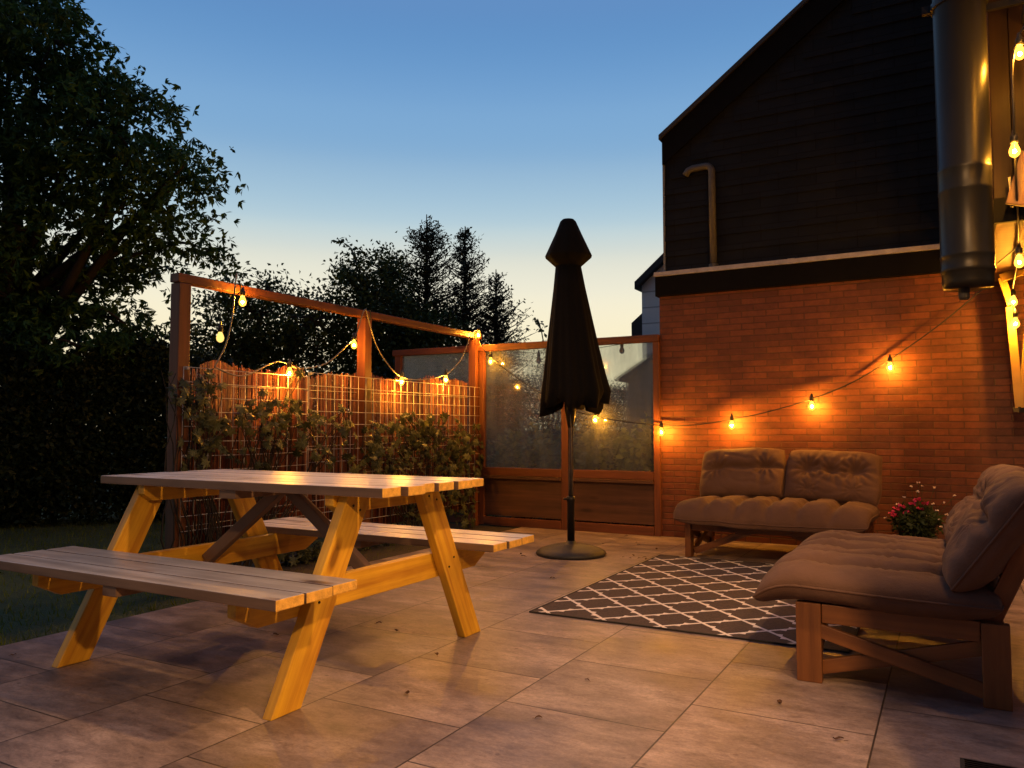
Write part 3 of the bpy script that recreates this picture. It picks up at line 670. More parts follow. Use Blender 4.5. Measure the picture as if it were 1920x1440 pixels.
# neighbouring house
nh = empty('neighbour_house', (-3.6, 14, 0), 'distant house with pale blue weatherboards and dark sloping roof edge', 'house')
e0 = onY(1193, 530, 14); e1 = onY(1243, 480, 14)
sl = (e1.z - e0.z) / (e1.x - e0.x); rx = e0.x + 4.5; rz = e0.z + sl * 4.5
m = MB(); m.prism([(e0.x + 0.09, -0.03), (e0.x + 9, -0.03), (e0.x + 9, e0.z - 0.1), (rx, rz - 0.1), (e0.x + 0.09, e0.z - 0.02)], 'Y', 14.05, 22); part(m, 'wall', M['boards'], nh)
m = MB(); m.prism([(e0.x, e0.z), (rx, rz), (e0.x + 9, e0.z), (e0.x + 9, e0.z - 0.12), (rx, rz - 0.14), (e0.x, e0.z - 0.14)], 'Y', 13.9, 22.2); part(m, 'roof', M['roofdark'], nh)
m = MB(); m.prism([(e0.x - 0.14, 2.75), (e0.x + 0.08, 2.75), (e0.x + 0.08, 3.2), (e0.x - 0.14, 3.02)], 'Y', 14.1, 16); part(m, 'lean_to_roof', M['roofdark'], nh)

# ------------------------------------------------------------------ brick house
hs = empty('brick_house', (0, GY, 0), 'brick house with black clad gable above a dark fascia and zinc edge', 'house')
m = MB(); m.box(-2.384, 6.0, GY, GY + 6, -0.1, 2.26); part(m, 'wall', M['brick'], hs)
m = MB(); m.box(-2.41, 6.0, GY - 0.045, GY + 6.05, 2.263, 2.447); part(m, 'fascia', M['fascia'], hs)
m = MB()
for i in range(5):
    m.box(-2.42 + i * 1.25, -2.42 + (i + 1) * 1.25 - 0.004, GY - 0.055, GY + 0.05, 2.45, 2.492, 0.003)
    m.box(-2.42 + (i + 1) * 1.25 - 0.03, -2.42 + (i + 1) * 1.25 + 0.03, GY - 0.058, GY + 0.045, 2.448, 2.494)
part(m, 'edge_trim', M['zinc'], hs)
RS = (4.79 - 3.78) / (2.33 - 0.95); RX = 1.4; RZ = 3.78 + RS * (RX + 2.33)
m = MB(); m.prism([(-2.33, 2.495), (5.13, 2.495), (5.13, 3.78), (RX, RZ), (-2.33, 3.78)], 'Y', GY + 0.052, GY + 6)
zr = 2.497
while zr < RZ - 0.5:
    zt2 = zr + 0.152; xl = -2.33 if zt2 < 3.5 else -2.33 + (zt2 + 0.27 - 3.78) / RS; xl = max(-2.33, xl)
    m.add([(xl, GY + 0.034, zr), (4.9, GY + 0.034, zr), (4.9, GY + 0.050, zt2), (xl, GY + 0.050, zt2), (xl, GY + 0.051, zr), (4.9, GY + 0.051, zr)], [(0, 1, 2, 3), (0, 4, 5, 1), (0, 3, 4), (1, 5, 2)])
    zr += 0.150
part(m, 'gable_wall', M['slate'], hs)
m = MB(); W_ = 0.26
m.prism([(-2.345, 3.80), (RX, RZ + 0.02), (5.15, 3.80), (5.15, 3.80 - W_), (RX, RZ - W_), (-2.345, 3.80 - W_)], 'Y', GY + 0.005, GY + 0.032); part(m, 'barge_board', M['fascia'], hs)
m = MB(); m.prism([(-2.37, 3.785), (-2.37, 3.83), (RX, RZ + 0.07), (5.2, 3.83), (5.2, 3.785), (RX, RZ + 0.025)], 'Y', GY - 0.02, GY + 6); part(m, 'roof', M['roofdark'], hs)
m = MB(); m.box(-2.350, -2.332, GY + 0.03, GY + 0.08, 2.50, 3.78); part(m, 'corner_trim', M['shedgrey'], hs)
vp = empty('vent_pipe', (-1.86, GY, 2.49), 'grey vent pipe with a bent top on the black gable', 'pipe')
pts = [(-1.865, GY + 0.01, 2.49), (-1.87, GY + 0.01, 3.40)]
for i in range(1, 5): 
    a = i / 4 * math.pi / 2; pts.append((-1.87 - 0.06 * (1 - math.cos(a)), GY + 0.01, 3.40 + 0.06 * math.sin(a)))
pts += [(-2.05, GY + 0.01, 3.455), (-2.09, GY + 0.005, 3.44), (-2.115, GY, 3.40)]
m = MB(); m.tube(pts, 0.032, 14); part(m, 'pipe', M['pvc'], vp, True)
m = MB(); m.lathe([(0.045, 0), (0.045, 0.03), (0.034, 0.035)], 16, (-1.865, GY + 0.01, 2.494)); part(m, 'collar', M['pvc'], vp)

# upper bay with open porch below, on the right
bay = empty('wooden_bay', (1.5, 5.0, 0), 'brown timber clad upper bay over the seating corner', 'bay')
m = MB(); k = 0; x = 0.25
while x < 3.2: m.box(x, x + 0.092, 5.0 - (0.006 if k % 2 else 0), 5.04, 2.26, 5.5, 0.003); x += 0.095; k += 1
m.box(0.262, 3.2, 5.045, 7.14, 2.26, 5.5); part(m, 'cladding', M['clad'], bay)
m = MB(); m.box(0.235, 3.2, 4.96, 4.995, 2.12, 2.255, 0.004); m.box(0.235, 0.258, 5.0, 7.14, 2.12, 2.255); part(m, 'fascia_beam', M['fascia'], bay)
m = MB(); m.box(0.262, 3.2, 5.0, 7.14, 2.15, 2.17); part(m, 'soffit', M['panel'], bay)
m = MB(); m.box(0.215, 0.245, 4.955, 4.99, 2.30, 5.5, 0.003); part(m, 'corner_strip', M['panel'], bay)

# flue
PX, PY = 0.105, 4.62
fl = empty('flue_pipe', (PX, PY, 1.72), 'large dark steel flue pipe hanging over the chair', 'pipe')
rr = 0.122
m = MB(); m.lathe([(rr * 0.93, 0.0), (rr * 0.97, 0.03), (rr * 0.97, 0.075), (rr, 0.08), (rr + 0.0022, 0.085), (rr + 0.0022, 0.10), (rr, 0.105), (rr, 0.155), (rr + 0.0022, 0.16), (rr + 0.0022, 0.17), (rr, 0.175), (rr, 0.49), (rr + 0.0022, 0.495), (rr + 0.0022, 0.51), (rr + 0.001, 0.515), (rr + 0.001, 0.60), (rr + 0.0026, 0.605), (rr + 0.0026, 0.62), (rr, 0.625), (rr, 1.68), (rr + 0.0026, 1.69), (rr + 0.0026, 1.74), (rr, 1.75), (rr, 4.2)], 48, (PX, PY, 1.72)); part(m, 'pipe', M['steel'], fl, True)
m = MB(); m.lathe([(0.02, -0.06), (0.026, -0.05), (0.026, 0.0)], 12, (PX - 0.02, PY - 0.03, 1.72)); part(m, 'drain_plug', M['rubber'], fl)
m = MB()
for z in (3.20, 3.32):
    m.lathe([(rr + 0.002, 0), (rr + 0.012, 0.002), (rr + 0.012, 0.03), (rr + 0.002, 0.032)], 40, (PX, PY, z))
m.box(PX + 0.05, PX + 0.5, PY + 0.10, PY + 0.125, 3.20, 3.235); m.box(PX + 0.3, PX + 0.33, PY + 0.1, 4.99, 3.2, 3.24); m.box(PX - rr - 0.05, PX - rr, PY - 0.015, PY + 0.015, 3.2, 3.24)
part(m, 'bracket', M['black_metal'], fl)

# wooden trestle hanging at the wall
tr_ = empty('folded_trestle', (0.45, 6.75, 1.1), 'pale folded wooden trestle lit yellow beside the brick wall', 'trestle')
def lb(name, p0, p1, w, t_, mat, par, up=(0, 0, 1), bev=0.004):
    return bar(name, Vector(p0) - Vector(par.location), Vector(p1) - Vector(par.location), w, t_, mat, par, up, bev)
lb('leg', onY(1893, 575, 6.75), onY(1912, 765, 6.75), 0.055, 0.03, M['painted'], tr_, up=(1, 0, 0))
lb('leg', onY(1932, 575, 6.80), onY(1916, 765, 6.80), 0.05, 0.03, M['painted'], tr_, up=(1, 0, 0))
lb('brace', onY(1878, 520, 6.72), onY(1896, 572, 6.72), 0.05, 0.03, M['painted'], tr_, up=(1, 0, 0))
lb('cross_piece', onY(1876, 522, 6.70), onY(1940, 500, 6.70), 0.06, 0.03, M['painted'], tr_)
lb('foot', onY(1905, 768, 6.75), onY(1925, 768, 6.80), 0.04, 0.06, M['rubber'], tr_)
# hanging shelf with small things at the right edge (orange lantern-like wooden piece)
wb = empty('wooden_bird_table', tuple(onY(1915, 330, 4.9)), 'orange lit slanting board hooked on the timber bay', 'board')
lb('board', onY(1905, 385, 4.86), onY(1935, 285, 4.86), 0.10, 0.03, M['panel'], wb, up=(1, 0, 0))
lb('hook', onY(1892, 332, 4.88), onY(1898, 388, 4.88), 0.012, 0.012, M['black_metal'], wb, up=(1, 0, 0), bev=0)

# ------------------------------------------------------------------ string lights
def bulb_parts(par, p, lit, r_=0.026):
    p = Vector(p)
    m = MB(); m.lathe([(0.012, 0.016), (0.016, 0.006), (r_ * 0.85, -0.008), (r_, -0.024), (r_ * 0.85, -0.042), (r_ * 0.45, -0.052), (0.003, -0.055)], 14, tuple(p))
    b = part(m, 'bulb', M['bulb_lit'] if lit == 1 else (M['bulb_dim'] if lit == 2 else M['bulb_off']), par, True)
    m = MB(); m.lathe([(0.007, 0.085), (0.012, 0.06), (0.017, 0.055), (0.018, 0.018), (0.014, 0.017)], 12, tuple(p))
    s_ = m.build('socket', M['cable'], smooth=True); s_.parent = b
    if lit == 1:
        m = MB(); m.lathe([(0.002, -0.034), (0.006, -0.031), (0.0085, -0.024), (0.006, -0.017), (0.002, -0.014)], 10, tuple(p))
        f_ = m.build('filament', M['filament'], smooth=True); f_.parent = b
    return b
def sag(p0, p1, s_, n=14):
    p0 = Vector(p0); p1 = Vector(p1); return [p0.lerp(p1, i / n) - Vector((0, 0, s_ * 4 * (i / n) * (1 - i / n))) for i in range(n + 1)]
def smooth_path(pts, n=8):
    P = [Vector(p) for p in pts]; out = []
    for i in range(len(P) - 1):
        a = P[max(0, i - 1)]; b = P[i]; c = P[i + 1]; d = P[min(len(P) - 1, i + 2)]
        for j in range(n):
            t_ = j / n; out.append(0.5 * ((2 * b) + (c - a) * t_ + (2 * a - 5 * b + 4 * c - d) * t_ ** 2 + (3 * b - a - 3 * c + d) * t_ ** 3))
    out.append(P[-1]); return out
SX = FX + 0.09
s1 = empty('string_light', onX(441, 520, SX), 'string of lit bulbs draped along the timber frame and reed screen', 'string lights')
fpx = [(444, 512), (441, 535), (436, 590), (424, 645), (402, 688)]
cabA = smooth_path([onX(x, y, SX) for x, y in fpx])
cabB = smooth_path([onX(x, y, SX) for x, y in [(402, 688), (455, 705), (520, 678), (560, 690), (610, 682), (650, 648), (668, 625), (680, 588), (686, 579)]])
cabC = smooth_path([onX(x, y, SX) for x, y in [(686, 579), (703, 640), (725, 680), (752, 706), (790, 712), (835, 702), (865, 672), (884, 626), (897, 618)]])
m = MB(); m.tube(cabA + cabB[1:] + cabC[1:], 0.0055, 6); part(m, 'cable', M['cable_grey'], s1, True)
for x, y in ((442, 512), (686, 575), (883, 622)):
    m = MB(); p = onX(x, y, FX); p = Vector((FX, p.y, 1.998)); m.tube([p + Vector((0.052, 0, -0.05)), p + Vector((0.052, 0, 0.036)), p + Vector((-0.048, 0, 0.036)), p + Vector((-0.048, 0, -0.05))], 0.006, 6)
    part(m, 'cable_tie', M['cable'], s1)
for x, y, l_ in ((455, 566, 1), (413, 633, 2), (543, 700, 1), (664, 648, 1), (753, 717, 1), (836, 714, 1), (897, 630, 1)):
    q = onX(x, y - 6, SX + 0.01); bulb_parts(s1, q, l_)
def onwall(x, y, dy): return onY(x, y, GY - dy)
s2 = empty('string_light', onwall(1240, 800, 0.1), 'string of lit bulbs hanging across the brick wall and glass screen', 'string lights')
cp = [(898, 640), (913, 663), (935, 683), (975, 712), (1010, 735), (1060, 763), (1100, 777), (1160, 789), (1235, 797), (1300, 797), (1372, 786), (1440, 772), (1522, 748), (1600, 716), (1669, 674), (1760, 610), (1845, 540)]
m = MB(); m.tube(smooth_path([onwall(x, y, 0.09 + 0.03 * math.sin(i * 1.3)) for i, (x, y) in enumerate(cp)], 6), 0.0055, 6); part(m, 'cable', M['cable'], s2, True)
for x, y, l_ in ((920, 680, 1), (1116, 789, 1), (1240, 812, 1), (1372, 799, 1), (1522, 763, 1), (1669, 690, 1)):
    bulb_parts(s2, onwall(x, y - 6, 0.13), l_)
s3 = empty('string_light', (-3.4, GY + 0.08, 1.8), 'unlit bulbs on a thin cable under the top rail of the glass screen', 'string lights')
m = MB(); m.tube([onY(x, y, GY + 0.10) for x, y in [(835, 680), (868, 662), (938, 660), (1010, 662), (1090, 658), (1166, 645), (1228, 640)]], 0.003, 5); part(m, 'cable', M['cable'], s3)
for x, y in ((868, 672), (938, 672), (1010, 676), (1166, 657)): bulb_parts(s3, onY(x, y - 4, GY + 0.10), 0)
s4 = empty('string_light', (0.5, 4.9, 2.4), 'string of lit bulbs looping around the timber bay', 'string lights')
bp = [(onY(1912, 92, 4.62), 1), (onY(1902, 275, 4.62), 1), (onY(1911, 484, 5.2), 1), (onY(1900, 560, 6.62), 1), (onY(1904, 601, 6.62), 1)]
ext = [Vector((0.62, 4.2, 3.0)), Vector((0.85, 3.4, 2.75)), Vector((1.05, 2.5, 2.65))]
cab = smooth_path([bp[4][0] + Vector((0, 0, .07)), bp[3][0] + Vector((0.0, 0, .07)), bp[2][0] + Vector((0, 0, .07)), bp[1][0] + Vector((0, -0.02, .07)), bp[0][0] + Vector((0, 0, .07))] + [e + Vector((0, 0, .07)) for e in ext], 6)
m = MB(); m.tube(cab, 0.0055, 6); part(m, 'cable', M['cable'], s4, True)
for p, l_ in bp: bulb_parts(s4, p, l_)
for p in ext: bulb_parts(s4, p, 1)
m = MB(); m.tube(smooth_path([onwall(1845, 540, 0.09), Vector((0.25, 6.4, 2.08)), bp[2][0] + Vector((0, 0, 0.07))]), 0.005, 6); part(m, 'cable', M['cable'], s4, True)

# house wall lamps just outside the frame on the right: they light the picnic table
def wall_lamp(loc, power, label, rad=0.09):
    w = empty('wall_lamp', loc, label, 'lamp', 'lamps on the house wall')
    L_ = Vector(loc); m = MB()
    m.lathe([(0.112, -0.035), (0.11, -0.03), (0.10, 0.06), (0.06, 0.12), (0.015, 0.14), (0.015, 0.15)], 32, tuple(L_)); m.f = [f for f in m.f if len(f) < 20]; m.tube([L_ + Vector((0, 0, .14)), L_ + Vector((0.16, 0, .14))], 0.012, 8); part(m, 'shade', M['black_metal'], w)
    ld = bpy.data.lights.new('lamp_light', 'POINT'); ld.energy = power; ld.color = (1.0, 0.53, 0.20); ld.shadow_soft_size = rad
    lo = bpy.data.objects.new('lamp_light', ld); COL.objects.link(lo); lo.parent = w; lo.location = (0, 0, 0)
    return w
wall_lamp((0.27, 2.45, 2.82), 300, 'black lamp on a bracket above the added shade roof edge', 0.06)
wall_lamp((0.50, 3.6, 3.0), 45, 'black lamp on the house wall above the chair')
wall_lamp((0.60, 0.30, 2.16), 400, 'black lamp hanging under the added shade roof', 0.05)
pr_ = empty('shade_roof', (1.3, 0.4, 0), 'unseen flat dark roof on a brick pier, added to block lamp light', 'light blocker')  # unseen roof and pier, added to keep lamp light off the near corner
m = MB(); m.box(0.175, 2.6, -2.5, 2.70, 2.40, 2.47, 0.004); part(m, 'roof', M['fascia'], pr_)
m = MB(); m.box(0.18, 0.42, 1.68, 1.92, 0.0, 2.398); part(m, 'pier', M['brick'], pr_)  # pier added to shade the chair's rear and the floor beside it
m = MB(); m.box(2.3, 2.6, -2.4, 2.6, 0.0, 2.398); part(m, 'wall', M['brick'], pr_)

# ------------------------------------------------------------------ parasol
U0 = Vector((-2.675, 5.79, 0))
ub = empty('closed_parasol', U0, 'closed black parasol on a round dark base in the middle of the patio', 'parasol')
def upart(mb, name, mat, smooth=True): return mb.build(name, mat, ub, smooth)
m = MB(); m.lathe([(0.275, 0.0), (0.282, 0.012), (0.275, 0.028), (0.24, 0.048), (0.17, 0.070), (0.09, 0.086), (0.04, 0.092), (0.036, 0.11)], 56); upart(m, 'base', M['concrete_dark'])
m = MB(); m.lathe([(0.030, 0.09), (0.030, 0.42), (0.034, 0.425), (0.034, 0.46), (0.027, 0.465)], 24); m.tube([(0, 0, 0.44), (-0.055, -0.02, 0.44)], 0.010, 8); upart(m, 'lower_tube', M['black_metal'])
m = MB(); m.lathe([(0.0205, 0.46), (0.0205, 2.6)], 24); upart(m, 'pole', M['grey_metal'])
m = MB(); m.lathe([(0.018, 1.0), (0.030, 1.06), (0.045, 1.14), (0.05, 1.25)], 16); upart(m, 'runner', M['black_metal'])
k = 6.35 / FP
prof = [(498, 1040, 1088), (540, 1036, 1096), (600, 1029, 1109), (650, 1023, 1120), (700, 1018, 1132), (735, 1014, 1142), (762, 1011, 1138)]
def z_at(y): return onY(1068, y, 5.79).z
m = MB(); n = 96; rings = []
for ri, (y, xl, xr) in enumerate(prof):
    cx = ((xl + xr) / 2 - 1067) * k; r_ = (xr - xl) / 2 * k; ring = []
    for j in range(n):
        a = 2 * math.pi * j / n; pl = (ri / (len(prof) - 1)) ** 0.7
        rr_ = r_ * (1 - 0.13 * pl * (0.5 + 0.5 * math.cos(8 * a + 0.6)) - 0.05 * pl * math.sin(17 * a + ri * 0.2))
        z = z_at(y)
        if ri == len(prof) - 1: z += 0.035 * math.sin(8 * a + 2.0) + 0.03 * math.sin(3 * a + 1) + 0.012 * math.sin(21 * a) + 0.02 * math.cos(a)
        ring.append((cx * math.cos(YAW) + rr_ * math.cos(a), cx * math.sin(YAW) + rr_ * math.sin(a), z))
    rings.append(ring)
fold = [(p[0] * 0.55, p[1] * 0.55, p[2] + 0.03) for p in rings[-1]]; rings.append(fold)
m.v = [p for r in rings for p in r]
for i in range(len(rings) - 1):
    for j in range(n): a = i * n + j; b = i * n + (j + 1) % n; m.f.append((a, b, b + n, a + n))
m.f.append(tuple(range(n))[::-1]); upart(m, 'canopy', M['black_fabric'])
m = MB(); n = 64
capp = [(412, 1053, 1075), (416, 1049, 1079), (440, 1039, 1090), (480, 1020, 1109), (484, 1021, 1108), (501, 1040, 1088)]; rings = []
for ri, (y, xl, xr) in enumerate(capp):
    cx = ((xl + xr) / 2 - 1067) * k; r_ = (xr - xl) / 2 * k
    rings.append([(cx * math.cos(YAW) + r_ * (1 - 0.06 * (ri > 1) * (0.5 + 0.5 * math.cos(8 * 2 * math.pi * j / n))) * math.cos(2 * math.pi * j / n), cx * math.sin(YAW) + r_ * (1 - 0.06 * (ri > 1) * (0.5 + 0.5 * math.cos(8 * 2 * math.pi * j / n))) * math.sin(2 * math.pi * j / n), z_at(y)) for j in range(n)])
m.v = [p for r in rings for p in r]
for i in range(len(rings) - 1):
    for j in range(n): a = i * n + j; b = i * n + (j + 1) % n; m.f.append((a, b, b + n, a + n))
m.f.append(tuple(range(n))[::-1]); m.f.append(tuple(range((len(rings) - 1) * n, len(rings) * n))); upart(m, 'top_cap', M['black_fabric'])
m = MB(); m.tube([(0.01, -0.03, 1.16), (0.03, -0.05, 1.0), (0.03, -0.045, 0.75), (0.02, -0.03, 0.62)], 0.003, 5); upart(m, 'pull_cord', M['pvc'])

# ------------------------------------------------------------------ picnic table
T0 = Vector((-2.70, 2.70, 0))
pt = empty('picnic_table', T0, 'wooden picnic table with two attached benches, grey weathered top and yellow legs', 'picnic table')
ZT, ZB = 0.78, 0.465
x0, x1 = -0.84, 0.85
rgt = random.Random(5)
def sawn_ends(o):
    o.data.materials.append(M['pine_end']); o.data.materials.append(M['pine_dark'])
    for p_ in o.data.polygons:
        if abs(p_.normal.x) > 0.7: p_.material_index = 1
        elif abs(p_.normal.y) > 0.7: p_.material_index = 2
m = MB(); wB = 0.118; nB = 6; tot = 0.74
for i in range(nB):
    ya = -0.37 + i * (tot / nB); e = rgt.uniform(-0.012, 0.012) + (0.02 if i in (1, 4) else 0)
    m.box(x0 + rgt.uniform(-.01, .01), x1 + e, ya + 0.005, ya + tot / nB - 0.005, ZT - 0.036, ZT + rgt.uniform(-.001, .001), 0.004)
sawn_ends(m.build('tabletop', M['pine_sheen'], pt))
for ys in (-1, 1):
    m = MB()
    for i in range(3):
        ya = (-0.885 if ys < 0 else 0.475) + i * 0.1367
        m.box(x0 - 0.01 + rgt.uniform(-.006, .006), x1 - 0.01 + rgt.uniform(-.006, .006), ya + 0.005, ya + 0.131, ZB - 0.036, ZB + rgt.uniform(-.001, .001), 0.004)
    sawn_ends(m.build('bench', M['pine_grey'] if ys < 0 else M['pine_sheen'], pt))
LG = 0.64     # legs' outer face
for xs in (-1, 1):
    X = xs * LG
    for ys in (-1, 1):
        # leg: parallelogram cut flat at foot and top
        yf, ytop = ys * 0.62, ys * 0.235
        w = 0.13
        p0 = Vector((0, 0, 0)); slope = math.atan2(abs(yf - ytop), ZT - 0.036); L_ = math.hypot(yf - ytop, ZT - 0.036)
        me = MB(); zt_ = ZT - 0.037; hw = 0.064 / math.cos(slope) * 1.0
        # build in a frame whose X axis runs along the leg so that the grain follows it
        poly = [(yf - hw, 0.0), (yf + hw, 0.0), (ytop + hw, zt_), (ytop - hw, zt_)]
        d = Vector((0, ytop - yf, zt_)).normalized(); xx = d; zz = Vector((1, 0, 0)); yy = zz.cross(xx)
        B = Matrix((xx, yy, zz)).transposed().to_4x4(); Bi = B.inverted(); org = Vector((X, yf, 0))
        a_, b_ = X - xs * 0.045, X
        me.prism(poly, 'X', min(a_, b_), max(a_, b_))
        me.v = [tuple(Bi @ (Vector(v) - org)) for v in me.v]
        o = me.build('leg', M['pine'], pt); o.matrix_local = Matrix.Translation(org) @ B
        mod = o.modifiers.new('bevel', 'BEVEL'); mod.width = 0.004; mod.segments = 2
    # cross beams inside the legs
    Xi = X - xs * 0.0475
    a_, b_ = sorted((Xi, Xi - xs * 0.045))
    def beam(z0, z1, yh, ch, name):
        me = MB(); poly = [(-yh, z1), (-yh, z0 + (z1 - z0) * 0.45), (-yh + ch, z0), (yh - ch, z0), (yh, z0 + (z1 - z0) * 0.45), (yh, z1)]
        # local X along world Y for the grain
        me.prism(poly, 'X', a_, b_); Rz = Matrix.Rotation(math.pi / 2, 4, 'Z'); Ri = Rz.inverted()
        me.v = [tuple(Ri @ Vector(v)) for v in me.v]; o = me.build(name, M['pine'], pt); o.matrix_local = Rz
        mod = o.modifiers.new('bevel', 'BEVEL'); mod.width = 0.004; mod.segments = 2
    beam(ZB - 0.037 - 0.115, ZB - 0.037, 0.81, 0.10, 'seat_beam')
    beam(ZT - 0.037 - 0.075, ZT - 0.037, 0.34, 0.05, 'top_beam')
    m = MB()
    for ys in (-1, 1):
        for dy in (-0.035, 0.035): m.lathe([(0.012, 0), (0.012, 0.006), (0.004, 0.008)], 10, (0, 0, 0)); 
    # bolts: small discs on the outer faces
    mm = MB()
    for ys in (-1, 1):
        for dy, z in ((-0.03, 0.36), (0.03, 0.40), (-0.02, 0.70), (0.03, 0.68)):
            yc = ys * (0.62 - 0.385 * z / 0.744) + dy
            mm.tube([(X, yc, z), (X + xs * 0.003, yc, z)], 0.005, 10)
    mm.build('bolt', M['black_metal'], pt)
    bar('diagonal_brace', (xs * 0.03, 0.0, ZT - 0.06), (xs * (LG - 0.12), 0.0, 0.36), 0.055, 0.04, M['pine_dark'], pt)
m = MB(); m.box(-0.05, 0.05, -0.34, 0.34, ZT - 0.075, ZT - 0.038, 0.003); m.build('centre_batten', M['pine_dark'], pt)
for ys in (-1, 1):
    m = MB(); yc = ys * 0.68; m.box(-0.04, 0.04, yc - 0.19, yc + 0.19, ZB - 0.075, ZB - 0.038, 0.003); m.build('bench_batten', M['pine_dark'], pt)

# ------------------------------------------------------------------ futon sofas
def cushion(w, d, t_, grooves, buttons, seed, droop=0.0, nx=110, ny=72, wr=1.0, p=5.0, EX=0.36):
    """puffy cushion in local xy, thickness along z, both sides, one closed skin"""
    vs = []; fs = []
    def shape(u, v, side):
        x, y = u * w / 2, v * d / 2
        e = max(0.0, (1 - abs(u) ** p)) ** EX * max(0.0, (1 - abs(v) ** p)) ** EX
        h = t_ / 2 * e
        if side > 0:
            dip = 0
            for (ax, c_, s_, a_) in grooves:
                dd = (x - c_) if ax == 'x' else (y - c_)
                wob = 0.008 * math.sin((y if ax == 'x' else x) * 17 + c_ * 9)
                dip += a_ * math.exp(-((dd + wob) / s_) ** 2)
            for (bx, by, s_, a_) in buttons:
                r2 = (x - bx) ** 2 + (y - by) ** 2; th = math.atan2(y - by, x - bx)
                dip += a_ * math.exp(-r2 / s_ ** 2) + wr * 0.006 * math.exp(-r2 / (s_ * 2.2) ** 2) * math.sin(th * 11 + seed) * min(1, r2 / (s_ * s_))
            h -= dip * e
        nz_ = noise.noise(Vector((x * 5 + seed, y * 5, side))) * 0.010 + noise.noise(Vector((x * 16 + seed, y * 11, side + 4))) * 0.004 - 0.008 * wr * max(0.0, 0.5 - 2.2 * abs(noise.noise(Vector((x * 4.5 + y * 2 + seed, y * 7 - x, side * 3 + 9)))))
        z = side * h + nz_ * e
        # soft outline
        ox = 0.012 * noise.noise(Vector((y * 4, seed, 2))); oy = 0.012 * noise.noise(Vector((x * 4, seed, 7)))
        x2 = x * (1 - 0.04 * abs(v) ** 3) + ox; y2 = y * (1 - 0.04 * abs(u) ** 3) + oy
        if droop and y2 < -d / 2 + 0.22: q = (-d / 2 + 0.22 - y2) / 0.22; z -= droop * q * q; y2 += 0.03 * q * q
        return (x2, y2, z)
    def cs(i, n_):
        s_ = -1 + 2 * i / n_; return math.copysign(1 - (1 - abs(s_)) ** 1.6, s_)
    idx = {}
    for side in (1, -1):
        for i in range(nx + 1):
            for j in range(ny + 1):
                edge = i in (0, nx) or j in (0, ny)
                if side == -1 and edge: idx[(side, i, j)] = idx[(1, i, j)]; continue
                idx[(side, i, j)] = len(vs); vs.append(shape(cs(i, nx), cs(j, ny), side))
        for i in range(nx):
            for j in range(ny):
                q = (idx[(side, i, j)], idx[(side, i + 1, j)], idx[(side, i + 1, j + 1)], idx[(side, i, j + 1)])
                fs.append(q if side > 0 else q[::-1])
    mb = MB(); mb.v = vs; mb.f = fs
    rim = [idx[(1, i, 0)] for i in range(0, nx + 1, 3)] + [idx[(1, nx, j)] for j in range(3, ny, 3)] + [idx[(1, i, ny)] for i in range(nx, -1, -3)] + [idx[(1, 0, j)] for j in range(ny - 3, 2, -3)]
    pp = [vs[i] for i in rim]; mb.pipe = [p for i, p in enumerate(pp) if i == 0 or (Vector(p) - Vector(pp[i - 1])).length > 0.003]; mb.pipe.append(mb.pipe[0])
    return mb
def add_piping(cm, o):
    m = MB(); m.tube(cm.pipe, 0.0055, 6, False); m.build('piping', M['cushion'], o, True)
